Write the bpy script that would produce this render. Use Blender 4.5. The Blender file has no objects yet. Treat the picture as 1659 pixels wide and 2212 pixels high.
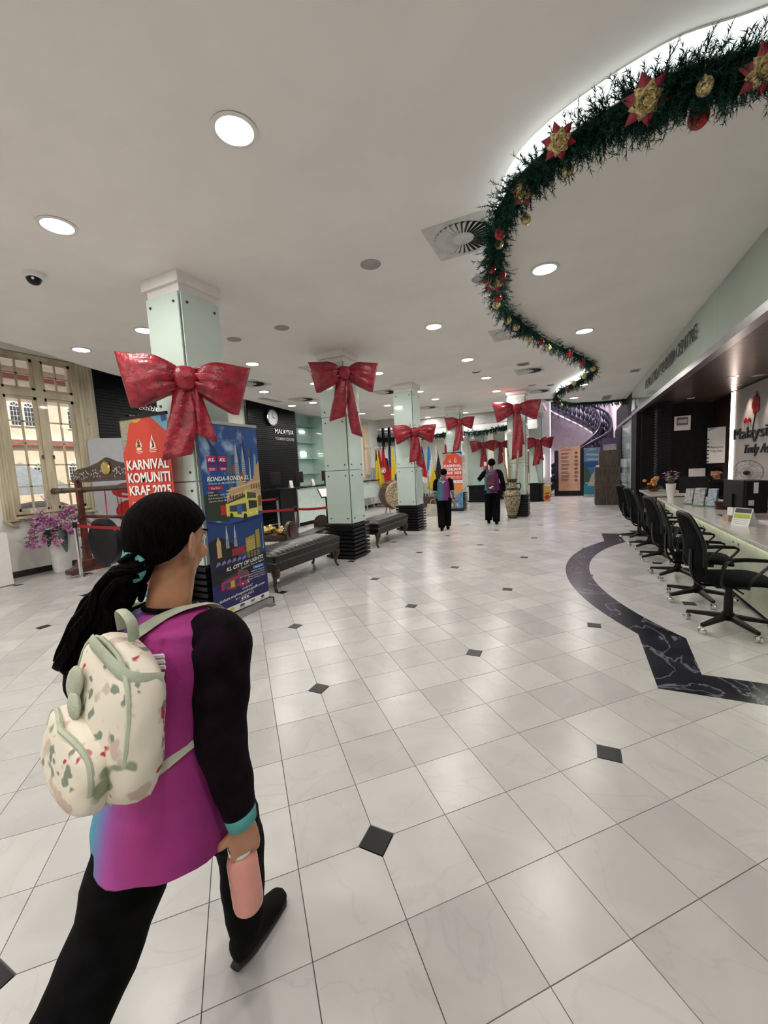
import bpy, bmesh, math, random
from mathutils import Vector, Matrix, Quaternion
random.seed(7)
S=bpy.context.scene
COL=S.collection
PI=math.pi
# ---------------------------------------------------------------- camera
cam=bpy.data.cameras.new('camera'); camo=bpy.data.objects.new('camera',cam); COL.objects.link(camo)
yaw,pitch,roll=.3403-PI/4,.1038,-.0505
H_EYE=1.57
fw=Vector((math.sin(yaw)*math.cos(pitch),math.cos(yaw)*math.cos(pitch),-math.sin(pitch)))
r0=Vector((math.cos(yaw),-math.sin(yaw),0)); u0=r0.cross(fw)
rr=r0*math.cos(roll)+u0*math.sin(roll); uu=-r0*math.sin(roll)+u0*math.cos(roll)
camo.matrix_world=Matrix(((rr.x,uu.x,-fw.x,0),(rr.y,uu.y,-fw.y,0),(rr.z,uu.z,-fw.z,H_EYE),(0,0,0,1)))
cam.sensor_fit='VERTICAL'; cam.sensor_height=36; cam.lens=870/2212*36; cam.clip_start=.05; cam.clip_end=200
S.camera=camo
# ---------------------------------------------------------------- world, sun, exposure
W=bpy.data.worlds.new('world'); S.world=W; W.use_nodes=True
bg=W.node_tree.nodes['Background']; bg.inputs[0].default_value=(.80,.88,1,1); bg.inputs[1].default_value=1.6
sl=bpy.data.lights.new('sun','SUN'); sl.energy=4.6; sl.angle=.02; sl.color=(1,.93,.82)
so=bpy.data.objects.new('sun',sl); COL.objects.link(so); so.rotation_euler=Vector((-.62,.25,-.74)).to_track_quat('-Z','Y').to_euler()
S.view_settings.view_transform='Standard'; S.view_settings.look='None'; S.view_settings.gamma=1
S.view_settings.use_curve_mapping=False; S.view_settings.exposure=0.19
LAMP_W=16.0
# ---------------------------------------------------------------- materials
M={}
def mat(name,col,rough=.5,metal=0.,emit=None,es=1.,noise=.06,nscale=8.,bump=0.,bscale=60.,coat=0.,spec=.5,alpha=1.,trans=0.,sheen=0.,stretch=(1,1,1),col2=None):
    if name in M: return M[name]
    m=bpy.data.materials.new(name); m.use_nodes=True; nt=m.node_tree; N=nt.nodes; L=nt.links
    b=N['Principled BSDF']
    b.inputs['Roughness'].default_value=rough; b.inputs['Metallic'].default_value=metal
    b.inputs['Coat Weight'].default_value=coat; b.inputs['Coat Roughness'].default_value=.06
    b.inputs['Specular IOR Level'].default_value=spec; b.inputs['Alpha'].default_value=alpha
    b.inputs['Transmission Weight'].default_value=trans
    b.inputs['Sheen Weight'].default_value=sheen
    tc=N.new('ShaderNodeTexCoord'); mp=N.new('ShaderNodeMapping'); mp.inputs['Scale'].default_value=stretch
    L.new(tc.outputs['Object'],mp.inputs[0])
    nz=N.new('ShaderNodeTexNoise'); nz.inputs['Scale'].default_value=nscale; nz.inputs['Detail'].default_value=4
    L.new(mp.outputs[0],nz.inputs['Vector'])
    cr=N.new('ShaderNodeValToRGB')
    c=Vector(col[:3]); c2=Vector(col2[:3]) if col2 else c*(1-noise*2.2)
    cr.color_ramp.elements[0].position=.35; cr.color_ramp.elements[1].position=.65
    cr.color_ramp.elements[0].color=(*c2,1); cr.color_ramp.elements[1].color=(*(c if col2 else c*(1+noise)),1)
    L.new(nz.outputs['Fac'],cr.inputs[0]); L.new(cr.outputs[0],b.inputs['Base Color'])
    if bump:
        n2=N.new('ShaderNodeTexNoise'); n2.inputs['Scale'].default_value=bscale; n2.inputs['Detail'].default_value=3
        L.new(mp.outputs[0],n2.inputs['Vector'])
        bp=N.new('ShaderNodeBump'); bp.inputs['Strength'].default_value=bump; bp.inputs['Distance'].default_value=.01
        L.new(n2.outputs['Fac'],bp.inputs['Height']); L.new(bp.outputs[0],b.inputs['Normal'])
    if emit: b.inputs['Emission Color'].default_value=(*emit,1); b.inputs['Emission Strength'].default_value=es
    M[name]=m; return m
def glass(name,col,rough=.0,alpha=.15):
    if name in M: return M[name]
    m=bpy.data.materials.new(name); m.use_nodes=True; N=m.node_tree.nodes; L=m.node_tree.links
    N.remove(N['Principled BSDF'])
    t=N.new('ShaderNodeBsdfTransparent'); t.inputs[0].default_value=(*col,1)
    g=N.new('ShaderNodeBsdfGlossy'); g.inputs['Roughness'].default_value=rough
    mx=N.new('ShaderNodeMixShader'); mx.inputs[0].default_value=alpha
    L.new(t.outputs[0],mx.inputs[1]); L.new(g.outputs[0],mx.inputs[2]); L.new(mx.outputs[0],N['Material Output'].inputs[0])
    M[name]=m; return m
T=.33; GX,GY=-.2915,-3.5824
def marble(name,base,vein,rough,vs=1.0,vstr=.5,tiles=True,dark=False):
    m=bpy.data.materials.new(name); m.use_nodes=True; N=m.node_tree.nodes; L=m.node_tree.links; b=N['Principled BSDF']
    g=N.new('ShaderNodeNewGeometry'); vec=g.outputs['Position']
    if tiles:   # each tile gets its own tone and its own cut of the veining
        mp=N.new('ShaderNodeMapping'); mp.inputs['Rotation'].default_value=(0,0,-PI/4); mp.inputs['Scale'].default_value=(1/T,1/T,0)
        mp.inputs['Location'].default_value=(GX,GY,.5); L.new(vec,mp.inputs[0])
        fl=N.new('ShaderNodeVectorMath'); fl.operation='FLOOR'; L.new(mp.outputs[0],fl.inputs[0])
        wn=N.new('ShaderNodeTexWhiteNoise'); wn.noise_dimensions='3D'; L.new(fl.outputs[0],wn.inputs['Vector'])
        sc=N.new('ShaderNodeVectorMath'); sc.operation='SCALE'; sc.inputs['Scale'].default_value=9; L.new(wn.outputs['Color'],sc.inputs[0])
        ad=N.new('ShaderNodeVectorMath'); ad.operation='ADD'; L.new(vec,ad.inputs[0]); L.new(sc.outputs[0],ad.inputs[1]); vec=ad.outputs[0]
    n1=N.new('ShaderNodeTexNoise'); n1.inputs['Scale'].default_value=3.2*vs; n1.inputs['Detail'].default_value=7; n1.inputs['Distortion'].default_value=1.2
    L.new(vec,n1.inputs['Vector'])
    r1=N.new('ShaderNodeValToRGB'); e=r1.color_ramp.elements
    e[0].position=.40; e[0].color=(*[v*.91 for v in base],1); e[1].position=.62; e[1].color=(*base,1)
    if dark: e[0].color=(*base,1); e[1].color=(*[v*1.6 for v in base],1)
    L.new(n1.outputs['Fac'],r1.inputs[0])
    n2=N.new('ShaderNodeTexNoise'); n2.inputs['Scale'].default_value=1.5*vs; n2.inputs['Detail'].default_value=5; n2.inputs['Distortion'].default_value=2.2
    L.new(vec,n2.inputs['Vector'])
    r2=N.new('ShaderNodeValToRGB'); e=r2.color_ramp.elements; e[0].position=.485; e[0].color=(0,0,0,1); e[1].position=.515; e[1].color=(0,0,0,1)
    q=e.new(.5); q.color=(vstr,vstr,vstr,1)
    L.new(n2.outputs['Fac'],r2.inputs[0])
    mx=N.new('ShaderNodeMix'); mx.data_type='RGBA'; L.new(r2.outputs[0],mx.inputs[0]); L.new(r1.outputs[0],mx.inputs[6]); mx.inputs[7].default_value=(*vein,1)
    out=mx.outputs[2]
    if tiles:
        r3=N.new('ShaderNodeMapRange'); r3.inputs['To Min'].default_value=.86; r3.inputs['To Max'].default_value=1.05; L.new(wn.outputs['Value'],r3.inputs['Value'])
        vm=N.new('ShaderNodeVectorMath'); vm.operation='SCALE'; L.new(out,vm.inputs[0]); L.new(r3.outputs[0],vm.inputs['Scale']); out=vm.outputs[0]
    L.new(out,b.inputs['Base Color']); 
    b.inputs['Roughness'].default_value=rough; b.inputs['Specular IOR Level'].default_value=.42
    M[name]=m; return m
def ramp_mat(name,stops,axis=0,rough=.7,coord='Generated',bump=.15,bscale=90,wob=.12):
    m=bpy.data.materials.new(name); m.use_nodes=True; N=m.node_tree.nodes; L=m.node_tree.links; b=N['Principled BSDF']
    tc=N.new('ShaderNodeTexCoord'); sp=N.new('ShaderNodeSeparateXYZ'); L.new(tc.outputs[coord],sp.inputs[0])
    nz=N.new('ShaderNodeTexNoise'); nz.inputs['Scale'].default_value=3; L.new(tc.outputs[coord],nz.inputs['Vector'])
    ma=N.new('ShaderNodeMath'); ma.operation='MULTIPLY_ADD'; ma.inputs[1].default_value=wob*2; L.new(nz.outputs['Fac'],ma.inputs[0]); L.new(sp.outputs[axis],ma.inputs[2])
    mb=N.new('ShaderNodeMath'); mb.operation='SUBTRACT'; mb.inputs[1].default_value=wob; L.new(ma.outputs[0],mb.inputs[0])
    r=N.new('ShaderNodeValToRGB'); L.new(mb.outputs[0],r.inputs[0]); e=r.color_ramp.elements
    e[0].position=stops[0][0]; e[0].color=(*stops[0][1],1); e[1].position=stops[-1][0]; e[1].color=(*stops[-1][1],1)
    for p,c in stops[1:-1]: q=e.new(p); q.color=(*c,1)
    L.new(r.outputs[0],b.inputs['Base Color']); b.inputs['Roughness'].default_value=rough
    if bump:
        n2=N.new('ShaderNodeTexNoise'); n2.inputs['Scale'].default_value=bscale; L.new(tc.outputs['Object'],n2.inputs['Vector'])
        bp=N.new('ShaderNodeBump'); bp.inputs['Strength'].default_value=bump; bp.inputs['Distance'].default_value=.01; L.new(n2.outputs['Fac'],bp.inputs['Height']); L.new(bp.outputs[0],b.inputs['Normal'])
    M[name]=m; return m
mat('ceiling_paint',(.89,.86,.83),.75,noise=.02,nscale=1.5)
mat('dropped_paint',(.85,.83,.79),.75,noise=.02,nscale=1.5)
mat('wall_paint',(.80,.80,.74),.7,noise=.03,nscale=3,bump=.05)
mat('white_paint',(.82,.80,.78),.5,noise=.02)
mat('grey_paint',(.42,.42,.41),.7)
mat('back_glass',(.60,.73,.67),.07,coat=.6,noise=.03,nscale=1.2)
mat('fascia_glass',(.33,.42,.36),.12,coat=.5,noise=.03,nscale=1.)
mat('pale_glass',(.62,.76,.70),.1,coat=.5,noise=.03)
mat('black_lacquer',(.006,.007,.010),.35,noise=.2,spec=.3)
mat('black_matte',(.006,.006,.007),.6,noise=.2,spec=.2)
mat('black_plastic',(.006,.006,.007),.42,noise=.2,spec=.3)
mat('mesh_fabric',(.005,.006,.007),.85,noise=.3,bump=.2,bscale=300,spec=.05)
mat('chrome',(.75,.75,.76),.16,1.,noise=.02)
mat('steel',(.45,.45,.46),.3,1.,noise=.04)
mat('dark_steel',(.10,.10,.11),.35,.8)
mat('brass',(.75,.56,.22),.22,1.,noise=.1,nscale=20)
mat('gold_glitter',(.72,.58,.28),.35,.9,noise=.3,nscale=80,bump=.8,bscale=180)
mat('red_bauble',(.42,.015,.02),.18,.5,noise=.15,coat=.4)
mat('red_glitter',(.45,.02,.02),.4,.2,noise=.3,nscale=60,bump=.6,bscale=150)
mat('red_velvet',(.36,.008,.028),.36,noise=.5,nscale=16,bump=.8,bscale=30,spec=.6,col2=(.16,.002,.010))
mat('red_belt',(.42,.01,.015),.6)
mat('pine_green',(.008,.045,.032),.8,noise=.5,nscale=30,spec=.2,col2=(.004,.02,.016))
mat('pine_tip',(.012,.062,.042),.8,noise=.4,nscale=30,spec=.2)
mat('cream_frame',(.60,.53,.37),.35,noise=.12,nscale=6,stretch=(1,1,.2),coat=.3)
mat('ceramic_white',(.80,.79,.77),.3,noise=.03,coat=.3)
mat('skirting_black',(.012,.012,.013),.25,coat=.4)
mat('dark_wood',(.055,.018,.010),.3,noise=.4,nscale=5,stretch=(1,1,8),coat=.4,bump=.1)
mat('red_wood',(.11,.02,.012),.3,noise=.35,nscale=5,coat=.5)
mat('brown_laminate',(.085,.055,.038),.5,noise=.25,nscale=4,stretch=(6,6,1))
mat('dark_wall',(.008,.007,.008),.6,noise=.2,spec=.15)
mat('brown_panel',(.030,.016,.010),.5,spec=.2,noise=.25,nscale=3,stretch=(1,1,5))
mat('soffit_bronze',(.13,.095,.075),.28,.6,noise=.2,nscale=2,stretch=(1,12,1))
mat('black_leather',(.012,.008,.007),.30,noise=.3,nscale=10,bump=.2,bscale=25,spec=.45)
mat('stone_top',(.68,.65,.60),.22,noise=.05,nscale=30,coat=.3)
mat('lit_panel',(.52,.55,.43),.3,noise=.04)
mat('lamp_lens',(1,1,1),.5,emit=(1,.97,.93),es=14)
mat('cove_strip',(1,1,1),.5,emit=(.90,1,.97),es=1.0)
mat('led_pink',(1,1,1),.5,emit=(1,.80,.70),es=6)
mat('led_green',(1,1,1),.5,emit=(.95,1,.74),es=2.0)
mat('led_warm',(1,1,1),.5,emit=(1,.55,.25),es=3)
mat('led_violet',(1,1,1),.5,emit=(.50,.42,1),es=4)
mat('print_white',(.86,.86,.84),.55,noise=.01)
mat('print_black',(.02,.02,.025),.5)
mat('label_white',(.85,.85,.83),.5,noise=.02)
mat('clock_face',(.70,.71,.72),.35,noise=.02)
mat('skin',(.52,.25,.14),.5,noise=.08,nscale=12)
mat('skin_dark',(.26,.13,.085),.5,noise=.08,nscale=12)
mat('hair',(.003,.002,.002),.75,noise=.6,nscale=40,spec=.04,bump=.25,bscale=70,stretch=(5,5,.5))
mat('trouser_black',(.004,.004,.0045),.9,spec=.1,noise=.3,nscale=20,bump=.2,bscale=40)
mat('sleeve_black',(.007,.003,.006),.9,spec=.1,noise=.3,nscale=20,bump=.2,bscale=40)
mat('cuff_teal',(.10,.42,.42),.7,noise=.1,bump=.2)
mat('shoe_black',(.004,.004,.004),.8,noise=.3,spec=.15)
mat('sole_black',(.02,.02,.02),.7)
mat('bottle_pink',(.75,.33,.28),.45,noise=.05)
mat('strap_sage',(.50,.55,.42),.8,noise=.1,bump=.3,bscale=200)
mat('orchid_pink',(.52,.20,.40),.6,noise=.3,nscale=30)
mat('orchid_pale',(.70,.52,.58),.6,noise=.2,nscale=30)
mat('leaf_green',(.02,.06,.03),.4,noise=.3)
mat('stem_green',(.10,.14,.06),.6)
mat('marigold',(.75,.28,.03),.6,noise=.3,nscale=30)
mat('tote_cream',(.62,.58,.46),.8,noise=.1)
mat('maroon_nylon',(.10,.014,.045),.6,noise=.2)
mat('grey_tumbler',(.30,.28,.28),.4)
mat('partition_grey',(.55,.57,.62),.6,noise=.02)
mat('hibiscus_red',(.45,.012,.015),.5)
mat('drum_weave',(.12,.065,.03),.6,noise=.4,nscale=6,stretch=(18,18,.6))
mat('urn_cream',(.55,.48,.30),.5,noise=.5,nscale=26,col2=(.07,.035,.02))
mat('urn_dark',(.05,.035,.02),.45)
mat('bamboo',(.42,.30,.17),.55,noise=.2,nscale=10)
mat('stair_black',(.016,.014,.03),.35,noise=.2)
mat('stair_plaster',(.66,.60,.62),.7)
mat('copper_panel',(.72,.42,.30),.18,.6,noise=.06,nscale=3)
mat('yellow_box',(.62,.42,.08),.5,noise=.1)
mat('feature_wall',(.42,.39,.38),.45,noise=.03,nscale=2)
mat('fan_white',(.72,.68,.66),.4)
mat('soda_red',(.5,.02,.02),.3)
mat('brochure_blue',(.16,.28,.42),.5,noise=.5,nscale=25,col2=(.55,.60,.62))
mat('brochure_mix',(.55,.55,.52),.5,noise=.5,nscale=30,col2=(.20,.20,.24))
mat('paper_box',(.48,.36,.24),.6)
mat('facade_peach',(.80,.62,.47),.8,noise=.04)
mat('facade_white',(.85,.84,.82),.7)
mat('facade_red',(.38,.12,.09),.8)
mat('facade_dark',(.05,.05,.06),.4)
mat('ground_out',(.35,.34,.32),.8)
mat('car_white',(.8,.8,.8),.3,coat=.5)
mat('grille_dark',(.02,.02,.022),.6)
mat('disc_grey',(.36,.35,.34),.6)
mat('diffuser_grey',(.60,.60,.58),.45)
glass('window_glass',(.96,.98,.97),.0,.06)
glass('shelf_glass',(.55,.80,.72),.02,.25)
marble('tile_marble',(.575,.565,.545),(.38,.37,.355),.25,.8,.22)
marble('band_marble',(.012,.013,.02),(.30,.30,.33),.22,.8,.55,tiles=False,dark=True)
marble('inlay_marble',(.007,.007,.009),(.06,.06,.06),.4,.8,.2,tiles=False,dark=True)
mat('grout',(.15,.14,.13),.8)
ramp_mat('shirt_print',[(.20,(.05,.32,.42)),(.33,(.10,.25,.45)),(.46,(.24,.13,.43)),(.58,(.40,.07,.34)),(.75,(.42,.035,.24)),(1,(.22,.01,.13))],0,.75)
ramp_mat('shirt_print_far',[(.0,(.03,.20,.22)),(.35,(.05,.14,.22)),(.6,(.14,.03,.16)),(1,(.20,.015,.12))],0,.8)
# ---------------------------------------------------------------- geometry helpers
class MB:
    def __init__(s): s.v=[]; s.f=[]; s.m=[]; s.cm=0
    def add(s,vs,fs):
        o=len(s.v); s.v+= [tuple(v) for v in vs]; s.f+=[tuple(i+o for i in f) for f in fs]; s.m+=[s.cm]*len(fs); return s
    def box(s,x0,x1,y0,y1,z0,z1):
        vs=[(x,y,z) for z in (z0,z1) for y in (y0,y1) for x in (x0,x1)]
        return s.add(vs,[(0,2,3,1),(4,5,7,6),(0,1,5,4),(1,3,7,5),(3,2,6,7),(2,0,4,6)])
    def obox(s,c,ax,ay,az):   # oriented box: centre + half-axis vectors
        c,ax,ay,az=map(Vector,(c,ax,ay,az)); vs=[c+ax*i+ay*j+az*k for k in(-1,1) for j in(-1,1) for i in(-1,1)]
        return s.add(vs,[(0,2,3,1),(4,5,7,6),(0,1,5,4),(1,3,7,5),(3,2,6,7),(2,0,4,6)])
    def tube(s,pts,rad,seg=10,ref=None,caps=True,closed=False):
        pts=[Vector(p) for p in pts]; n=len(pts)
        if not hasattr(rad,'__len__'): rad=[rad]*n
        rings=[]; a=Vector(ref) if ref else None
        for i,p in enumerate(pts):
            if closed: t=pts[(i+1)%n]-pts[i-1]
            else: t=pts[min(i+1,n-1)]-pts[max(i-1,0)]
            t.normalize()
            if a is None: a=Vector((0,0,1)) if abs(t.z)<.9 else Vector((1,0,0))
            b0=Vector(ref) if ref else a
            q=b0-t*b0.dot(t)
            if q.length<1e-4: q=Vector((0,1,0))-t*t.y
            q.normalize(); a=q; b=t.cross(a)
            r=rad[i]; ra,rb=(r,r) if not hasattr(r,'__len__') else r
            rings.append([p+a*ra*math.cos(2*PI*k/seg)+b*rb*math.sin(2*PI*k/seg) for k in range(seg)])
        vs=[v for r in rings for v in r]; fs=[]
        m=n if closed else n-1
        for i in range(m):
            for k in range(seg):
                A=i*seg+k;B=i*seg+(k+1)%seg;C_=((i+1)%n)*seg+(k+1)%seg;D=((i+1)%n)*seg+k
                fs.append((A,B,C_,D))
        if caps and not closed: fs.append(tuple(range(seg))[::-1]); fs.append(tuple((n-1)*seg+k for k in range(seg)))
        return s.add(vs,fs)
    def cyl(s,p0,p1,r0,r1=None,seg=12): return s.tube([p0,p1],[r0,r0 if r1 is None else r1],seg)
    def lathe(s,c,prof,seg=20,axis='z'):
        c=Vector(c); vs=[];n=len(prof)
        for r,z in prof:
            for k in range(seg):
                x,y=max(r,1e-4)*math.cos(2*PI*k/seg),max(r,1e-4)*math.sin(2*PI*k/seg)
                vs.append(c+(Vector((x,y,z)) if axis=='z' else Vector((x,-z,y)) if axis=='y' else Vector((z,x,y))))
        fs=[(i*seg+k,i*seg+(k+1)%seg,(i+1)*seg+(k+1)%seg,(i+1)*seg+k) for i in range(n-1) for k in range(seg)]
        return s.add(vs,fs)
    def ell(s,c,rx,ry,rz,seg=14,rings=9,rot=None):
        c=Vector(c); vs=[];fs=[]
        for i in range(rings+1):
            th=PI*i/rings
            for k in range(seg):
                v=Vector((rx*math.sin(th)*math.cos(2*PI*k/seg),ry*math.sin(th)*math.sin(2*PI*k/seg),rz*math.cos(th)))
                if rot is not None: v=rot@v
                vs.append(c+v)
        for i in range(rings):
            for k in range(seg): fs.append((i*seg+k,(i+1)*seg+k,(i+1)*seg+(k+1)%seg,i*seg+(k+1)%seg))
        return s.add(vs,fs)
    def prism(s,pts,h0,h1,plane='xy'):   # polygon extruded; plane xz = flat art facing -Y
        n=len(pts)
        def P(p,h): return (p[0],p[1],h) if plane=='xy' else (p[0],h,p[1]) if plane=='xz' else (h,p[0],p[1])
        vs=[P(p,h0) for p in pts]+[P(p,h1) for p in pts]
        fs=[tuple(range(n))[::-1],tuple(range(n,2*n))]+[(i,(i+1)%n,n+(i+1)%n,n+i) for i in range(n)]
        return s.add(vs,fs)
    def mesh(s,name,mats,smooth=False,merge=False,tri=False):
        me=bpy.data.meshes.new(name); me.from_pydata(s.v,[],s.f)
        ms=mats if isinstance(mats,(list,tuple)) else [mats]
        for m in ms: me.materials.append(M[m] if isinstance(m,str) else m)
        if len(ms)>1: me.polygons.foreach_set('material_index',s.m)
        bm=bmesh.new(); bm.from_mesh(me)
        if merge: bmesh.ops.remove_doubles(bm,verts=bm.verts,dist=1e-4)
        bmesh.ops.recalc_face_normals(bm,faces=bm.faces)
        bm.to_mesh(me); bm.free()
        if smooth:
            me.polygons.foreach_set('use_smooth',[True]*len(me.polygons))
            if smooth!='full':
                try: me.set_sharp_from_angle(angle=.7)
                except Exception: pass
        me.update(); return me
    def obj(s,name,mats,parent=None,smooth=False,merge=False,loc=None,**kw):
        o=bpy.data.objects.new(name,s.mesh(name,mats,smooth,merge)); COL.objects.link(o)
        if parent: o.parent=parent
        if loc: o.location=loc
        for k,v in kw.items(): o[k]=v
        return o
def mk(me,name,parent=None,loc=None,rot=None,**kw):
    o=bpy.data.objects.new(name,me); COL.objects.link(o)
    if parent: o.parent=parent
    if loc: o.location=loc
    if rot: o.rotation_euler=rot
    for k,v in kw.items(): o[k]=v
    return o
def thing(name,label,cat,loc=(0,0,0),rz=0,group=None):
    o=bpy.data.objects.new(name,None); COL.objects.link(o); o.location=loc; o.rotation_euler=(0,0,rz)
    o['label']=label; o['category']=cat; o.empty_display_size=.05
    if group:o['group']=group
    return o
def tag(o,label,cat,group=None):
    o['label']=label;o['category']=cat
    if group:o['group']=group
    return o
def struct(o,label=None):
    o['kind']='structure'
    if label:o['label']=label
    return o
def dup(root,loc,rz,label,group=None,scale=None,deep=True):
    r=root.copy(); COL.objects.link(r); r.location=loc; r.rotation_euler=(0,0,rz); r['label']=label
    if group:r['group']=group
    if scale: r.scale=scale
    def rec(a,b,d):
        for ch in list(a.children):
            c=ch.copy(); COL.objects.link(c); c.parent=b; rec(ch,c,d+1)
    if deep: rec(root,r,0)
    return r
def bevel(o,w=.01,seg=2):
    m=o.modifiers.new('bevel','BEVEL'); m.width=w; m.segments=seg; m.limit_method='ANGLE'; return o
def remesh(o,vox=.006,smooth=4):
    m=o.modifiers.new('remesh','REMESH'); m.mode='VOXEL'; m.voxel_size=vox; m.use_smooth_shade=True
    if smooth:
        k=o.modifiers.new('smooth','SMOOTH'); k.iterations=smooth; k.factor=.5
    return o
def subsurf(o,n=1):
    m=o.modifiers.new('sub','SUBSURF'); m.levels=n; m.render_levels=n; return o
_tc={}
def text(s,name,m,parent,x,z,h,width=None,shear=0,bold=0.0,depth=.002,y=0,align='LEFT',sp=1.0,**kw):
    """flat lettering in the xz plane facing -Y; h = cap height"""
    c=bpy.data.curves.new('t','FONT'); c.body=s; c.size=1; c.shear=shear; c.offset=bold; c.extrude=0; c.space_character=sp; c.resolution_u=3; c.space_line=.95
    o=bpy.data.objects.new('t',c); me=bpy.data.meshes.new_from_object(o); bpy.data.objects.remove(o); bpy.data.curves.remove(c)
    xs=[v.co.x for v in me.vertices]; x0,x1=min(xs),max(xs); sc=h/.70; sx=sc
    if width: sx=width/(x1-x0)
    off=-x0*sx if align=='LEFT' else -(x0+x1)/2*sx if align=='CENTER' else -x1*sx
    for v in me.vertices:
        a,b,_=v.co; v.co=(a*sx+off,0,b*sc)
    me.materials.append(M[m]); me.name=name
    if depth>.0015:
        bm=bmesh.new(); bm.from_mesh(me); r=bmesh.ops.extrude_face_region(bm,geom=bm.faces[:]); bmesh.ops.translate(bm,verts=[g for g in r['geom'] if isinstance(g,bmesh.types.BMVert)],vec=(0,-depth,0)); bmesh.ops.recalc_face_normals(bm,faces=bm.faces); bm.to_mesh(me); bm.free()
    return mk(me,name,parent,(x,y,z),None,**kw)
def smooth_path(pts,n=8,closed=False):
    P=[Vector(p) for p in pts]; out=[]; N=len(P)
    for i in range(N if closed else N-1):
        g=lambda j:P[j%N] if closed else P[max(0,min(N-1,j))]
        p0,p1,p2,p3=g(i-1),g(i),g(i+1),g(i+2)
        for k in range(n):
            t=k/n; out.append(.5*((2*p1)+(p2-p0)*t+(2*p0-5*p1+4*p2-p3)*t*t+(3*p1-p0-3*p2+p3)*t**3))
    if not closed: out.append(P[-1])
    return out
def lerp_list(vals,n):
    out=[]
    for i in range(len(vals)-1):
        for k in range(n):
            t=k/n;t=t*t*(3-2*t)
            a,b=vals[i],vals[i+1]
            out.append(tuple(x+(y-x)*t for x,y in zip(a,b)) if hasattr(a,'__len__') else a+(b-a)*t)
    out.append(vals[-1]); return out
# ---------------------------------------------------------------- SETTING: floor
ZC=3.65; ZD=3.48; SQ=math.sqrt(.5)
def g2w(i,j):
    p=(i-GX)*T; q=(j-GY)*T; return ((p-q)*SQ,(p+q)*SQ)
fl=struct(MB().box(-11,6,-4,25,-.12,-.008).obj('floor','grout'))
def tile_pts(cut):
    g=.0017; a,b=g,T-g; c=.0795
    P=[(a,a),(b,a),(b,b),(a,b)]; out=[]
    for k,(x,y) in enumerate(P):
        if k==cut:
            sx=1 if x==a else -1; sy=1 if y==a else -1
            e=[(x+sx*c,y),(x,y+sy*c)]
            out+= e if k in(1,3) else e[::-1]
        else: out.append((x,y))
    return out
tm={k:MB().prism(tile_pts(k),-.008,0).mesh('tile','tile_marble') for k in (None,0,1,2,3)}
def isn(i,j): return i%4==1 and j%4==1
cinv=camo.matrix_world.inverted()
cand=[];rest=MB()
for i in range(-24,90):
    for j in range(-60,90):
        x,y=g2w(i+.5,j+.5)
        if not(-9.6<x<6 and -3.5<y<24): continue
        cut=None
        for k,(a,b) in enumerate(((0,0),(1,0),(1,1),(0,1))):
            if isn(i+a,j+b): cut=k
        c=cinv@Vector((x,y,0)); vis=c.z<-.2 and abs(c.x/c.z)*870<829.5+60 and -60-1106<(c.y/-c.z)*870<1100
        cand.append((0 if vis else 1,(x*x+y*y),i,j,cut))
cand.sort(key=lambda t:t[:2])
rot=Matrix.Rotation(PI/4,4,'Z')
for n,(vv,dd,i,j,cut) in enumerate(cand):
    x,y=g2w(i,j)
    if n<300: mk(tm[cut],'tile',fl,(x,y,random.uniform(-.0006,0)),(0,0,PI/4))
    else:
        P=[rot@Vector((a,b,0)) for a,b in tile_pts(cut)]; rest.prism([(v.x+x,v.y+y) for v in P],-.008,0)
rest.obj('tile_field','tile_marble',fl,kind='stuff')
im=MB().prism([(-.053,-.053),(.053,-.053),(.053,.053),(-.053,.053)],-.008,.0003).mesh('inlay','inlay_marble')
for i in range(-23,90):
    for j in range(-59,90):
        if isn(i,j):
            x,y=g2w(i,j)
            if -9<x<4 and -2<y<22: mk(im,'inlay',fl,(x,y,0))
# dark marble border band around the counter zone
bc=Vector((4.378,6.37)); R1=4.5; R2=4.19
a0=math.acos((bc.x-.51)/R1); 
def arc(R,t): return (bc.x-R*math.cos(t),bc.y+R*math.sin(t))
b_in=math.asin(2.28/R2)
segs=[]
NB=7
for k in range(NB):
    ps=[]
    for q in range(7): ps.append(arc(R1,-a0+2*a0*(k+q/6)/NB))
    for q in range(6,-1,-1): ps.append(arc(R2,-b_in+2*b_in*(k+q/6)/NB))
    segs.append(ps)
s0=arc(R1,-a0);s1=arc(R2,-b_in);n0=arc(R1,a0);n1=arc(R2,b_in)
segs+= [[(.51,3.115),(.82,3.42),s1,s0],[(.51,3.115),(1.1,3.115),(1.1,3.42),(.82,3.42)],[(1.1,3.115),(1.62,3.115),(1.62,3.42),(1.1,3.42)],
        [n0,n1,(.82,9.3),(.51,9.6)],[(.82,9.3),(1.62,9.3),(1.62,9.6),(.51,9.6)],[(1.12,9.6),(1.62,9.6),(1.62,10.05),(1.05,10.05)]]
for ps in segs: MB().prism(ps,-.003,.0014).obj('border_slab','band_marble',fl)
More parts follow.
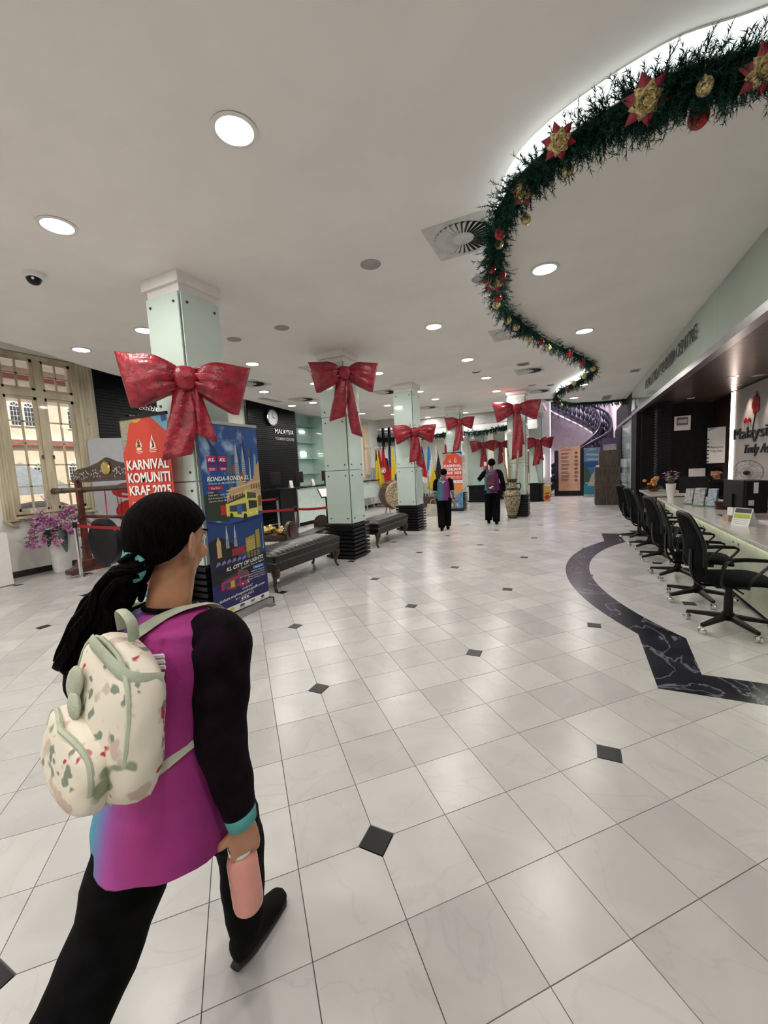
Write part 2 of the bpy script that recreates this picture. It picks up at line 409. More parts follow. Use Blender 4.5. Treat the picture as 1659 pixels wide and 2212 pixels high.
# ---------------------------------------------------------------- SETTING: ceilings
left=[(-6.9,-4),(-7.2,2.0),(-7.336,3.08),(-7.457,3.53),(-7.62,3.95),(-7.85,4.54),(-8.0,5.0),(-8.09,5.5),(-8.12,6.5),(-8.05,7.4),(-8.02,8.4),(-8.2,9.6),(-8.42,11.0),(-8.5,12.2),(-8.4,13.6),(-7.75,14.3),(-7.55,15.3),(-6.7,15.4)]
cpoly=left+[(-6.7,16.6),(-1.3,16.6),(-1.3,18.3),(-1.05,18.3),(-1.05,15.72),(3.4,15.72),(6.5,15.72),(6.5,-4)]
struct(MB().prism(cpoly[::-1],ZC,ZC+.12).obj('ceiling','ceiling_paint'))
struct(MB().box(-11.2,-6,-4,8.8,4.25,4.35).obj('ceiling','ceiling_paint'))
struct(MB().box(-11.2,-6,8.8,16.8,3.92,4.02).obj('ceiling','ceiling_paint'))
struct(MB().box(-9,-1.3,16.7,21,2.95,3.05).obj('ceiling','ceiling_paint'))
struct(MB().box(-11.3,7,-4.2,17,4.4,4.5).obj('ceiling','grey_paint'))
struct(MB().box(-4,7,15.7,26,6.4,6.5).obj('ceiling','stair_plaster'))
gp=[(1.9,2.78),(1.35,2.74),(.84,2.735),(.54,2.70),(.345,2.73),(.138,2.80),(-.105,2.92),(-.30,3.09),(-.46,3.38),(-.59,3.84),(-.67,4.40),(-.725,5.17),(-.59,6.10),(-.28,7.29),(.18,8.62),(.40,9.83),(.135,11.03),(-.30,12.11),(-.46,13.5),(-.16,14.89),(.68,15.60),(1.5,15.62)]
gpath=smooth_path([(x,y,0) for x,y in gp],5)
dp=[(v.x-.03 if v.y<14.8 else v.x,v.y) for v in gpath]
struct(MB().prism(([(6.4,2.78)]+dp+[(6.4,15.62)])[::-1],ZD,ZC-.001).obj('ceiling','dropped_paint'))
# cove light strip running along the raised edge
s=MB(); pr_=[(v.x-.036,v.y) for v in gpath if v.y<15.4]
for k in range(len(pr_)-1):
    (x0,y0),(x1,y1)=pr_[k],pr_[k+1]
    s.add([(x0-.004,y0-.002,ZD+.015),(x1-.004,y1-.002,ZD+.015),(x1-.004,y1-.002,ZC-.012),(x0-.004,y0-.002,ZC-.012),(x0+.004,y0+.002,ZD+.015),(x1+.004,y1+.002,ZD+.015),(x1+.004,y1+.002,ZC-.012),(x0+.004,y0+.002,ZC-.012)],[(0,1,2,3),(4,7,6,5),(0,4,5,1),(3,2,6,7)])
tag(s.obj('light_strip','cove_strip'),'white lit cove strip along the S-curved step in the ceiling above the garland','light strip')
# ---------------------------------------------------------------- SETTING: walls
def wall(name,x0,x1,y0,y1,z0,z1,m='wall_paint'): return struct(MB().box(x0,x1,y0,y1,z0,z1).obj(name,m))
WX=-8.95
w=MB()  # window wall with opening
w.box(WX-.35,WX,-4,3.62,0,4.4); w.box(WX-.35,WX,3.62,4.87,0,1.06); w.box(WX-.35,WX,3.62,4.87,3.99,4.4); w.box(WX-.35,WX,4.87,9.4,0,4.4)
struct(w.obj('wall_left','wall_paint'))
wall('wall_back',-11.3,7,-4.2,-4,0,4.5)
wall('wall_right',6.5,6.7,-4,17,0,4.5)
wall('wall_right',3.1,3.25,-4,13.0,0,2.85,'brown_panel')
wall('wall_right',1.52,6.5,2.0,13.9,2.86,2.95,'soffit_bronze').name='ceiling'
wall('wall_right',1.6,3.25,12.7,12.9,0,2.85,'dark_wall')
wall('wall_right',1.62,3.3,13.9,26,0,6.4,'stair_plaster')
wall('wall_right',1.50,1.64,12.88,13.92,0,2.76,'dark_wall')
wall('wall_far',-10.2,-1.3,20.0,20.2,0,4.5)
wall('wall_far',-2,6.4,24.8,25,0,6.4,'stair_plaster')
wall('wall_far',-1.6,-1.3,18.6,24.8,0,6.4,'stair_plaster')
wall('wall_far',-4,-1.3,18.3,18.6,3.6,6.4)
wall('wall_far',-1.3,6.5,15.73,15.85,3.77,6.4,'stair_plaster')
wall('wall_left',-10.2,-9.95,9,14.3,0,4.4,'pale_glass')
wall('wall_left',-10.2,-8.0,14.15,14.25,0,4.4,'pale_glass')
wall('wall_left',-8.1,-8.0,14.15,20.0,0,4.4)
wall('wall_left',-10.3,-8.95,-4,-3.9,0,4.4)
wall('wall_far',-8.1,-6.7,16.6,16.75,3.42,3.95,'white_paint')
wall('wall_far',-6.7,-1.3,16.6,16.75,3.22,3.65,'grey_paint')
wall('wall_far',-8.1,-1.3,16.62,16.78,2.86,3.22,'white_paint')
struct(MB().box(WX,WX+.02,-3.9,5.17,0,.11).obj('baseboard_left','skirting_black'))
struct(MB().box(WX,WX+.02,7.5,9.4,0,.11).obj('baseboard_left','skirting_black'))
struct(MB().box(-8.0,-7.98,14.2,20,0,.11).obj('baseboard_left','skirting_black'))
# ---------------------------------------------------------------- window with cream frame
wf=struct(MB().box(WX-.12,WX-.06,3.62,4.87,1.06,1.12).obj('window_1','cream_frame'))
def bar(x0,x1,y0,y1,z0,z1,name='frame_bar',p=wf,m='cream_frame'): return MB().box(x0,x1,y0,y1,z0,z1).obj(name,m,p)
Xa,Xb=WX-.10,WX-.03
Y0,Y1=3.62,4.87; YM=4.245; ZT0,ZT1=3.22,3.34; Zb,Zt=1.10,3.97
for y0,y1 in ((Y0,Y0+.07),(Y1-.07,Y1),(YM-.06,YM+.06)): bar(Xa-.03,Xb+.02,y0,y1,Zb,Zt)
for z0,z1 in ((Zb,Zb+.05),(Zt-.07,Zt),(ZT0,ZT1)): bar(Xa-.04,Xb+.03,Y0,Y1,z0,z1,'transom_bar')
for ya,yb in ((Y0+.07,YM-.06),(YM+.06,Y1-.07)):
    for za,zb,nr in ((Zb+.05,ZT0,5),(ZT1,Zt-.07,2)):
        sash=MB()
        for a,b,c,d in ((ya,ya+.045,za,zb),(yb-.045,yb,za,zb),(ya,yb,za,za+.05),(ya,yb,zb-.05,zb)): sash.box(Xa,Xb-.01,a,b,c,d)
        so_=sash.obj('sash','cream_frame',wf)
        ym=(ya+yb)/2; MB().box(Xa+.012,Xb-.025,ym-.013,ym+.013,za+.05,zb-.05).obj('glazing_bar','cream_frame',so_)
        H=(zb-za-.1)/nr
        for k in range(1,nr): z=za+.05+H*k; MB().box(Xa+.012,Xb-.025,ya+.045,yb-.045,z-.012,z+.012).obj('glazing_bar','cream_frame',so_)
        for k in range(nr):
            for (p,q) in ((ya+.045,ym-.013),(ym+.013,yb-.045)):
                z=za+.05+H*k; MB().box(Xa+.02,Xa+.024,p,q,z+.012,z+H-.012).obj('pane','window_glass',so_)
        if nr==5: MB().cyl((Xb-.01,ya+.03 if ya>YM else yb-.03,2.15),(Xb+.03,ya+.03 if ya>YM else yb-.03,2.15),.012).box(Xb+.015,Xb+.03,(ya+.02 if ya>YM else yb-.04),(ya+.04 if ya>YM else yb-.02),2.09,2.16).obj('latch','dark_steel',so_)
# fluted surround
for (a,b) in ((Y0-.17,Y0),(Y1,Y1+.27)):
    n=3; 
    for k in range(n+1):
        y=a+(b-a)*(k+.5)/(n+1); MB().tube([(WX+.015,y,1.0),(WX+.015,y,4.2)],[(.03,(b-a)/(n+1)*.5)]*2,10,(1,0,0)).obj('fluted_moulding','cream_frame',wf,smooth=True)
    MB().box(WX,WX+.03,a,b,1.0,4.2).obj('surround_board','cream_frame',wf)
    for zc in (1.95,2.25): MB().ell((WX+.05,(a+b)/2,zc+.6),.02,.04,.07).obj('carved_boss','cream_frame',wf,smooth=True)
    cb=MB(); cb.box(WX,WX+.1,a-.02,b+.02,1.0,1.04).tube(smooth_path([(WX+.08,a,.99),(WX+.07,(a+b)/2,.93),(WX+.02,b,.90)],4),.03,8)
    cb.obj('sill_corbel','cream_frame',wf,smooth=True)
bar(WX-.02,WX+.13,Y0-.02,Y1+.02,1.03,1.07,'sill')
# ---------------------------------------------------------------- slatted black wall panels with lettering
def slat_panel(name,label,x,y0,y1,z1,txt=None,px=.05):
    t=thing(name,label,'wall panel',(x,y0,0))
    MB().box(-.02,0,0,y1-y0,0,z1).obj('backing','black_lacquer',t)
    sm=MB().box(0,px*.6,0,y1-y0,-.017,.017).mesh('slat','black_lacquer'); z=.03
    while z<z1-.03: mk(sm,'slat',t,(0,0,z)); z+=.062
    return t
p1=slat_panel('slatted_screen','black slatted wall panel lettered about exhibitions, beside the cream window',WX+.03,5.19,7.5,4.2)
for s_,z,h,y,wd,b in (('exhibitions',3.20,.115,.86,.74,0),('at MATIC',2.97,.14,.62,.74,.012)):
    o=text(s_,'lettering','chrome',p1,0,z,h,wd,bold=b,depth=.015); o.rotation_euler=(0,0,PI/2); o.location=(.05,y,z)
p2=slat_panel('slatted_screen','black slatted wall panel behind the round wall clock, lettered in two lines',-8.86,9.42,11.72,3.92)
for s_,z,h,y,wd in (('MALAYSIA',2.93,.15,1.12,.95),('TOURISM CENTRE',2.72,.09,1.12,.95)):
    o=text(s_,'lettering','chrome',p2,0,z,h,wd,depth=.015); o.rotation_euler=(0,0,PI/2); o.location=(.05,y,z)
ck=thing('wall_clock','round white wall clock with silver rim on black slatted panel','clock',(-8.80,10.42,3.42))
r=Matrix.Rotation(PI/2,4,'Y')
MB().lathe((0,0,0),[(.0,0),(.24,0),(.26,.02),(.26,.05),(.235,.06),(.235,.04),(0,.04)],36,'x').obj('rim','chrome',ck,smooth=True)
MB().lathe((.041,0,0),[(0,0),(.232,0),(.232,.004),(0,.004)],36,'x').obj('dial','clock_face',ck)
hm=MB(); 
for k in range(12):
    a=k*PI/6; c_=Vector((.048,math.sin(a)*.195,math.cos(a)*.195)); hm.obox(c_,(.001,0,0),(0,math.cos(a)*.006,-math.sin(a)*.006),(0,math.sin(a)*.018,math.cos(a)*.018))
hm.obj('hour_mark','print_black',ck)
MB().obox((.05,.055,-.005),(.002,0,0),(0,.06,-.006),(0,.0008,.008)).obj('hand','print_black',ck)
MB().obox((.052,.005,.08),(.002,0,0),(0,.005,0),(0,.0,.085)).obj('hand','print_black',ck)
# glass shelf nook
ns=thing('shelf_wall','pale green back-lit glass shelving in the recess beside the clock panel','shelf',(-9.95,11.76,0))
for z in (1.55,2.15,2.78,3.42):
    MB().box(.01,.32,.02,2.36,z-.008,z+.008).obj('glass_shelf','shelf_glass',ns)
    MB().box(.005,.02,.02,2.36,z-.012,z+.012).obj('shelf_rail','steel',ns)
for z in (3.25,2.40,2.3): MB().box(.02,.035,1.6,1.95,z,z+.02).obj('downlight_bar','lamp_lens',ns)
# far window on the left wall
fwn=struct(MB().box(-8.0,-7.95,15.05,15.5,1.3,3.6).obj('window_2','cream_frame'))
MB().box(-7.96,-7.93,15.1,15.26,2.55,3.5).obj('pane','facade_peach',fwn); MB().box(-7.96,-7.93,15.1,15.26,1.4,2.45).obj('pane','facade_peach',fwn)
MB().box(-7.96,-7.93,15.3,15.45,2.55,3.5).obj('pane','facade_peach',fwn); MB().box(-7.96,-7.93,15.3,15.45,1.4,2.45).obj('pane','facade_peach',fwn)
cw=struct(MB().box(WX,WX+.06,8.3,8.42,1.0,4.2).obj('trim_1','cream_frame'))
# ---------------------------------------------------------------- far entrance: dark posts and valance blinds
de=struct(MB().box(-8.0,-6.5,16.9,17.0,2.62,2.9).obj('door_1','white_paint'))
for x in (-7.72,-7.42,-7.1,-6.7): MB().box(x-.05,x+.05,16.45,16.55,0,3.42).obj('post','black_lacquer',de)
for a,b in ((-7.98,-7.78),(-7.66,-7.48),(-7.36,-7.16)):
    for z in (3.05,3.17,3.28): MB().box(a,b,16.5,16.52,z-.05,z+.05).obj('blind_slat','grey_paint',de)
MB().box(-7.36,-7.16,19.9,19.95,0,2.4).obj('door_leaf','white_paint',de)
MB().box(-7.05,-6.75,17.6,17.65,.0,1.3).obj('dark_sign_panel','print_black',de)
# ---------------------------------------------------------------- street outside the window
fa=thing('building','peach colonial building with arched white windows and red bands across the street','building',(-14.5,0,-.5))
MB().box(-.4,0,-6,18,0,5.75).obj('wall','facade_peach',fa)
for z0,z1 in ((3.30,3.46),(5.2,5.32)): MB().box(0,.12,-6,16,z0,z1).obj('band','facade_red',fa)
MB().box(0,.08,-6,16,3.46,3.54).obj('band','facade_white',fa)
def arched(y,z,w,h):
    pts=[(y-w/2,z),(y+w/2,z)]+[(y+w/2*math.cos(a),z+h+w/2*math.sin(a)) for a in [PI*k/10 for k in range(11)]]
    f=MB().prism(pts,0,.05,'yz').obj('window','facade_white',fa)
    for i in range(3):
        for k in range(4):
            yy=y-w/2+.02+i*(w-.04)/3; zz=z+.03+k*(h-.02)/4
            MB().box(.05,.06,yy+.008,yy+(w-.04)/3-.008,zz,zz+(h-.02)/4-.02).obj('pane','facade_dark',f)
    for k in range(3):
        a0_=PI*(.12+k*.26); a1_=a0_+.2*PI
        q=[(y+.1*w*math.cos((a0_+a1_)/2),z+h+.1*w*math.sin((a0_+a1_)/2))]+[(y+.4*w*math.cos(a),z+h+.4*w*math.sin(a)) for a in (a0_,(a0_+a1_)/2,a1_)]
        MB().prism(q,.05,.06,'yz').obj('pane','facade_dark',f)
for k in range(-3,8):
    arched(6.17+k*1.45,3.86,.27,.55); arched(6.50+k*1.45,3.86,.27,.55)
for k in range(-2,8): arched(6.55+k*.92,2.25,.27,.42)
MB().add([(-.6,-6,6.1),(-.6,16,6.1),(.8,16,5.5),(.8,-6,5.5),(-.6,-6,6.2),(-.6,16,6.2),(.8,16,5.6),(.8,-6,5.6)],[(0,1,2,3),(4,7,6,5),(2,1,5,6),(3,2,6,7),(0,3,7,4),(0,4,5,1)]).obj('roof','facade_red',fa)
struct(MB().box(-15,-9.4,-8,18,-.6,-.5).obj('ground','ground_out'))
for k,(y,nm) in enumerate(((5.6,'white car parked outside, low in the left casement'),(7.9,'white car parked behind the first, seen low in the window'))):
    c=thing('car',nm,'car',(-11.2,y-.6+(.4 if k else 0),-.5)); c.scale=(.95,1,1.25)
    b=MB(); b.tube(smooth_path([(0,-.95,.55),(0,-.8,.75),(0,0,.8),(0,.8,.75),(0,.95,.55)],4),[(.30,.80)]*17,14,(0,0,1)); b.obj('body','car_white',c,smooth=True)
    MB().tube(smooth_path([(0,-.6,1.0),(0,-.3,1.22),(0,.3,1.22),(0,.6,1.0)],4),[(.16,.62)]*13,12,(0,0,1)).obj('cabin','facade_dark',c,smooth=True)
    for x,yy in ((-.75,-.6),(.75,-.6),(-.75,.6),(.75,.6)): MB().lathe((x,yy,.3),[(0,-.1),(.3,-.1),(.3,.1),(0,.1)],18,'x').obj('wheel','black_matte',c)
tn=thing('tent','white pointed canopy standing outside, seen through the left casement','tent',(-13.0,5.5,-.5))
MB().add([(-.9,-.9,1.9),(.9,-.9,1.9),(.9,.9,1.9),(-.9,.9,1.9),(0,0,2.75)],[(0,1,4),(1,2,4),(2,3,4),(3,0,4),(3,2,1,0)]).obj('canopy','facade_white',tn)
for x,y in ((-.85,-.85),(.85,-.85),(.85,.85),(-.85,.85)): MB().cyl((x,y,0),(x,y,1.9),.03,seg=8).obj('pole','steel',tn)
# ---------------------------------------------------------------- columns clad in green glass
def column(x,y,label,W=.52,joints=(.645,1.60,2.54),H=ZC,base=.64,nsl=9,capital=True):
    t=thing('column',label,'column',(x,y,0),0)
    h=W/2; c=h-.035
    MB().box(-c,c,-c,c,0,H-.1).obj('shaft','white_paint',t)
    if capital:
        MB().box(-h-.015,h+.015,-h-.015,h+.015,H-.11,H-.001).obj('capital','white_paint',t)
        MB().box(-c-.012,c+.012,-c-.012,c+.012,H-.19,H-.11).obj('collar','white_paint',t)
    tops=list(joints)+[H-.19]
    for k in range(len(tops)-1):
        z0,z1=tops[k]+.006,tops[k+1]-.006
        for q in range(4):
            rzm=Matrix.Rotation(q*PI/2,4,'Z')
            b=MB().box(-h+.022,h-.022,-h,-h+.012,z0,z1); b.v=[tuple(rzm@Vector(v)) for v in b.v]
            po=b.obj('glass_panel','back_glass',t)
            bb=MB()
            for sx in (-1,1):
                for zz in (z0+.09,z1-.09): bb.lathe((sx*(h-.085),-h,zz),[(0,.012),(.012,.012),(.014,.004),(.014,-.002),(0,-.002)],8,'y')
            bb.v=[tuple(rzm@Vector(v)) for v in bb.v]; bb.obj('bolt','dark_steel',po)
    MB().box(-h+.02,h-.02,-h+.02,h-.02,0,base).obj('plinth','black_lacquer',t)
    hs=h+.04; sm=MB().box(-hs,hs,-hs,hs,-.02,.02).mesh('slat','black_lacquer')
    for k in range(nsl): mk(sm,'slat',t,(0,0,.045+(base-.07)*k/(nsl-1)))
    return t
column(-3.82,3.24,'nearest green glass column, behind the woman, with two banners against it',joints=(.645,1.55,3.46-1.0))
column(-3.83,6.42,'green glass column between the two black leather benches')
column(-3.84,9.69,'green glass column at the far end of the second bench, partly hiding the drum')
column(-3.86,14.3,'green glass column standing behind the small red banner in the distance')
column(-1.53,12.65,'green glass column behind the tall carved urn with bamboo',joints=(.645,1.58,2.48))
column(-3.78,17.55,'wide green glass pillar behind the man with the maroon backpack',W=.72,joints=(.72,3.4),base=.72,nsl=2)
column(-3.05,18.9,'farthest green glass pillar, behind the wide pillar',W=.5,joints=(.72,3.3),base=.72,nsl=2)
column(-1.42,17.6,'green glass pillar behind the urn column, beside the yellow box',W=.52,joints=(.72,2.0,3.4),base=.72,nsl=2)
# ---------------------------------------------------------------- ceiling fittings
def downlight(label):
    t=thing('ceiling_light',label,'ceiling light',group=None)
    MB().lathe((0,0,0),[(.108,0),(.135,-.002),(.138,-.008),(.128,-.012),(.110,-.010)],32).obj('trim_ring','white_paint',t,smooth=True)
    MB().lathe((0,0,0),[(0,-.001),(.110,-.001),(.110,-.006),(0,-.007)],32).obj('lens','lamp_lens',t)
    l=bpy.data.lights.new('lamp','AREA'); l.shape='DISK'; l.size=.2; l.energy=LAMP_W; l.color=(1,.955,.90)
    o=bpy.data.objects.new('lamp',l); COL.objects.link(o); o.parent=t; o.location=(0,0,-.012); return t
LX=[(-1.85,2.06,'big round ceiling light nearest overhead'),(-3.75,2.05,'round ceiling light left of the nearest one, high at the left'),
(-6.88,3.88,'round ceiling light above the cream window'),(-5.36,3.87,'round ceiling light half behind the nearest column top'),
(-1.89,6.0,'round ceiling light left of the second swirl diffuser'),(-5.40,5.98,'round ceiling light between the first two columns'),
(-1.91,8.17,'round ceiling light just left of the third swirl diffuser'),(-3.83,8.08,'round ceiling light just right of the second column bow'),
(-1.92,10.1,'round ceiling light above the far row, right of the sensor'),(-6.97,8.05,'round ceiling light nearest the clock panel'),
(-5.45,8.06,'round ceiling light left of the second column bow'),(-7.75,10.15,'ceiling light over the clock end of the reception counter'),
(-6.98,10.15,'ceiling light beside the swirl diffuser near the clock'),(-3.83,10.65,'ceiling light right of the third column top'),
(-5.5,12.2,'ceiling light left of the third column, deep in the hall'),(-2.02,12.1,'ceiling light just left of the urn column bow'),
(-3.86,12.15,'ceiling light in the middle distance between third and fourth columns'),(-3.9,16.0,'ceiling light left of the fourth column top'),
(-6.97,13.2,'ceiling light close to the far left wall'),(-6.2,14.3,'ceiling light by the flags end of the hall'),
(-5.5,16.2,'farthest ceiling light before the grey beam'),(-1.95,16.2,'far ceiling light beside the urn column'),
(-1.88,0.05,'added ceiling fill light behind the viewer, nearer row, in line with the nearest visible one'),  # unseen lights from here on, added to brighten near floor and ceiling
(-3.75,0.05,'added ceiling fill light behind the viewer, nearer row, second from the middle'),
(-5.36,0.05,'added ceiling fill light behind the viewer, nearer row, third toward the windows'),
(-6.60,0.05,'added ceiling fill light behind the viewer, nearer row, closest to the windows'),
(0.20,0.05,'added ceiling fill light behind the viewer, nearer row, right of the middle'),
(2.20,0.05,'added ceiling fill light behind the viewer, nearer row, farthest right'),
(-1.88,-1.95,'added ceiling fill light behind the viewer, farther row, in line with the nearest visible one'),
(-3.75,-1.95,'added ceiling fill light behind the viewer, farther row, second from the middle'),
(-5.36,-1.95,'added ceiling fill light behind the viewer, farther row, third toward the windows'),
(-6.60,-1.95,'added ceiling fill light behind the viewer, farther row, closest to the windows'),
(0.20,-1.95,'added ceiling fill light behind the viewer, farther row, right of the middle'),
(2.20,-1.95,'added ceiling fill light behind the viewer, farther row, farthest right')]
dl0=downlight('tmp')
for k,(x,y,lb) in enumerate(LX):
    t=dl0 if k==0 else dup(dl0,(x,y,ZC),0,lb); t.location=(x,y,ZC); t['label']=lb; t['group']='round ceiling lights'
for x,y,lb in ((-.27,4.56,'round light in the dropped ceiling right of the garland bend'),(.13,6.97,'second round light in the dropped ceiling'),
   (.19,11.76,'third round light in the dropped ceiling, inside the garland hook'),(-.02,14.0,'farthest round light in the dropped ceiling'),(1.0,4.0,'light')):
    if lb!='light': t=dup(dl0,(x,y,ZD),0,lb)
for x,y in ((-6.4,18.0),(-4.9,18.0),(-2.4,19.0)):
    dup(dl0,(x,y,2.95),0,'round light in the bright entrance ceiling beyond the beam, %s'%{-6.4:'leftmost',-4.9:'middle',-2.4:'rightmost'}[x])
def diffuser(label,detail=True):
    t=thing('swirl_diffuser',label,'air vent',group='square swirl air diffusers')
    s=.30
    pl=MB(); n=32
    pts_o=[]
    for k in range(n):
        a=2*PI*k/n; c,s_=math.cos(a),math.sin(a); m=max(abs(c),abs(s_)); pts_o.append((c/m*s,s_/m*s))
    vs=[(x,y,-.012) for x,y in pts_o]+[(.262*math.cos(2*PI*k/n),.262*math.sin(2*PI*k/n),-.012) for k in range(n)]+[(x,y,0) for x,y in pts_o]
    fs=[(k,(k+1)%n,n+(k+1)%n,n+k) for k in range(n)]+[(k,2*n+k,2*n+(k+1)%n,(k+1)%n) for k in range(n)]
    pl.add(vs,fs); pl.obj('plate','diffuser_grey',t)
    MB().lathe((0,0,0),[(0,-.001),(.262,-.001),(.262,-.002),(0,-.002)],32).obj('dark_throat','grille_dark',t)
    MB().lathe((0,0,0),[(0,-.020),(.095,-.018),(.098,-.012),(0,-.010)],28).obj('hub','diffuser_grey',t)
    if detail:
        b=MB(); b.add([(.096,-.010,-.022),(.260,-.022,-.026),(.260,.014,-.010),(.096,.004,-.010)],[(0,1,2,3)])
        bm_=b.mesh('blade','diffuser_grey')
        for k in range(30): mk(bm_,'blade',t,None,(0,0,2*PI*k/30))
    else:
        b=MB()
        for k in range(24):
            R_=Matrix.Rotation(2*PI*k/24,4,'Z'); b.add([R_@Vector(v) for v in ((.096,-.012,-.022),(.260,-.026,-.026),(.260,.014,-.010),(.096,.004,-.010))],[(0,1,2,3)])
        b.obj('blade_ring','diffuser_grey',t,kind='stuff')
    return t
d0=diffuser('large square swirl air diffuser beside the garland, nearest'); d0.location=(-.92,3.90,ZC)
dup(d0,(-.93,7.0,ZC),0,'second swirl air diffuser, tucked behind the garland')
d1=diffuser('third swirl air diffuser beyond the garland, below the small grille',False); d1.location=(-.93,10.0,ZC)
for x,y,lb in ((-6.54,7.19,'swirl air diffuser behind the nearest column bow'),(-6.85,9.5,'swirl air diffuser above the clock panel area'),(-4.58,10.1,'swirl air diffuser left of the third column top'),
  (-4.6,6.98,'swirl air diffuser hidden behind the second column bow'),(-4.6,13.6,'swirl air diffuser between third and fourth columns'),(-.95,13.0,'swirl air diffuser right of the urn column bow, nearer'),(-.95,15.0,'swirl air diffuser right of the urn column bow, farther'),(-6.8,12.0,'swirl air diffuser over the far reception counter')):
    dup(d1,(x,y,ZC),0,lb)
def disc(x,y,lb,z=ZC):
    t=thing('ceiling_speaker',lb,'ceiling speaker',(x,y,z),group='round ceiling speakers')
    MB().lathe((0,0,0),[(0,-.004),(.088,-.006),(.10,-.004),(.10,0),(0,0)],28).obj('grille','disc_grey',t,smooth=True)
    MB().lathe((0,0,0),[(.092,-.0065),(.104,-.005),(.105,0),(.10,0)],28).obj('rim','disc_grey',t)
disc(-1.87,3.90,'round ceiling speaker in the middle of the ceiling, nearest');disc(-3.76,4.82,'round ceiling speaker left of the second column top');disc(-4.66,4.81,'round ceiling speaker just right of the nearest column top')
disc(-.95,4.83,'round ceiling speaker half hidden by the garland');disc(-1.04,11.9,'small far round ceiling speaker above the urn column')
def grille(x,y,w,l,lb,z=ZC,n=6):
    t=thing('ceiling_grille',lb,'air vent',(x,y,z)); MB().box(-w/2,w/2,-l/2,l/2,-.012,0).obj('frame','diffuser_grey',t)
    MB().box(-w/2+.025,w/2-.025,-l/2+.025,l/2-.025,-.014,-.012).obj('recess','grille_dark',t)
    for k in range(n): xx=-w/2+.03+(w-.06)*(k+.5)/n; MB().box(xx-.005,xx+.005,-l/2+.025,l/2-.025,-.018,-.013).obj('louvre','diffuser_grey',t)
grille(-.985,9.25,.26,.26,'small square return-air grille behind the second diffuser'); grille(-7.6,9.0,.2,.75,'long slot grille before the clock panel')
grille(.9,14.7,.25,.9,'long slot grille at the far end of the dropped ceiling',ZD); grille(1.2,10.7,.2,.3,'small slot grille by the lettered fascia',ZD,4)
grille(-.6,12.2,.2,.2,'small square grille beyond the urn column bow',n=3)
t=thing('smoke_detector','tiny black beam sensor bracket on the ceiling','sensor',(-1.86,9.15,ZC)); MB().cyl((0,0,0),(0,0,-.05),.02).obj('base','white_paint',t); MB().tube([(0,0,-.05),(-.13,0,-.06),(-.18,.03,-.03)],.010,6).obj('arm','black_plastic',t)
t=thing('smoke_detector','small dark spot sensor beside the light in the garland hook','sensor',(.2,12.35,ZD)); MB().lathe((0,0,0),[(.07,0),(.07,-.02),(.04,-.04),(0,-.045)],16).obj('body','disc_grey',t,smooth=True); MB().ell((0,0,-.04),.03,.03,.015).obj('lens','black_plastic',t,smooth=True)
t=thing('security_camera','white dome security camera with dark lens on the ceiling at the left','camera',(-4.77,2.34,ZC))
MB().lathe((0,0,0),[(0,0),(.085,0),(.088,-.045),(.075,-.06),(0,-.06)],28).obj('housing','white_paint',t,smooth=True)
MB().ell((.015,-.01,-.06),.062,.062,.06,20,12).obj('dome','black_lacquer',t,smooth=True)
MB().ell((.06,-.04,-.075),.012,.012,.012).obj('status_light','label_white',t,smooth=True)
# ---------------------------------------------------------------- fascia over the counter
fs=thing('fascia','pale green glass fascia over the counter lettered MALAYSIA TOURISM CENTRE','fascia',(1.5,0,0))
for y0,y1 in ((1.2,3.0),(3.0,6.1),(6.1,9.9),(9.9,13.88)): MB().box(0,.06,y0+.002,y1-.002,2.85,ZD-.005).obj('glass_panel','fascia_glass',fs)
MB().box(-.012,.10,1.2,13.9,2.76,2.85).obj('metal_edge','steel',fs)
MB().box(0,.12,13.88,13.9,2.86,ZD).obj('end_board','fascia_glass',fs)
o=text('MALAYSIA TOURISM CENTRE','lettering','dark_steel',fs,0,0,.20,4.35,depth=.008,bold=.0,sp=1.05); o.rotation_euler=(0,0,-PI/2); o.location=(-.012,11.32,3.13)
MB().box(.0,.1,13.9,18.9,2.74,2.83).obj('metal_edge','steel',fs)
MB().box(.02,.1,13.95,19.0,2.83,ZD).obj('dark_board','black_matte',fs)
bw=thing('banner_strip','white folded paper decoration hanging at the far end of the fascia','decoration',(1.46,13.2,2.86))
MB().prism([(-.3,0),(-.1,.28),(.05,.1),(.2,.3),(.4,0)],-.01,.01,'yz').obj('paper','label_white',bw)
# slatted black piers & glazed display beyond the counter
pr1=slat_panel('slatted_pier','black slatted pier at the far right end beyond the display glass',1.5,16.4,18.9,2.72,px=-.08)
pr2=thing('display_case','tall pale glass display panel with brochures beyond the counter','display case',(1.5,13.98,0))
MB().box(-.02,.05,0,2.3,.52,2.66).obj('back_panel','pale_glass',pr2); MB().box(.0,.05,0,2.35,0,.52).obj('base','black_lacquer',pr2)
MB().box(-.03,.05,2.28,2.36,0,2.7).obj('side_frame','black_lacquer',pr2)
for z in (1.25,.80): MB().box(-.14,-.02,.1,2.15,z,z+.012).obj('ledge','shelf_glass',pr2)
random.seed(3)
for k in range(7): tag(MB().box(-.10,-.085,0,.2,0,.27).obj('brochure','brochure_blue',None,loc=(1.5,14.15+k*.28,1.265)),'blue brochure on the upper display ledge, %s from the near end'%('nearest','second','third','fourth','fifth','sixth','seventh')[k],'brochure','brochures on the display ledges')
for k in range(4): tag(MB().box(-.10,-.085,0,.2,0,.27).obj('brochure','brochure_mix',None,loc=(1.5,14.4+k*.45,.815)),'pale brochure on the lower display ledge, %s from the near end'%('nearest','second','third','fourth')[k],'brochure','brochures on the display ledges')
MB().box(.0,.1,13.88,13.98,0,2.76).obj('door_jamb','black_lacquer',pr2)
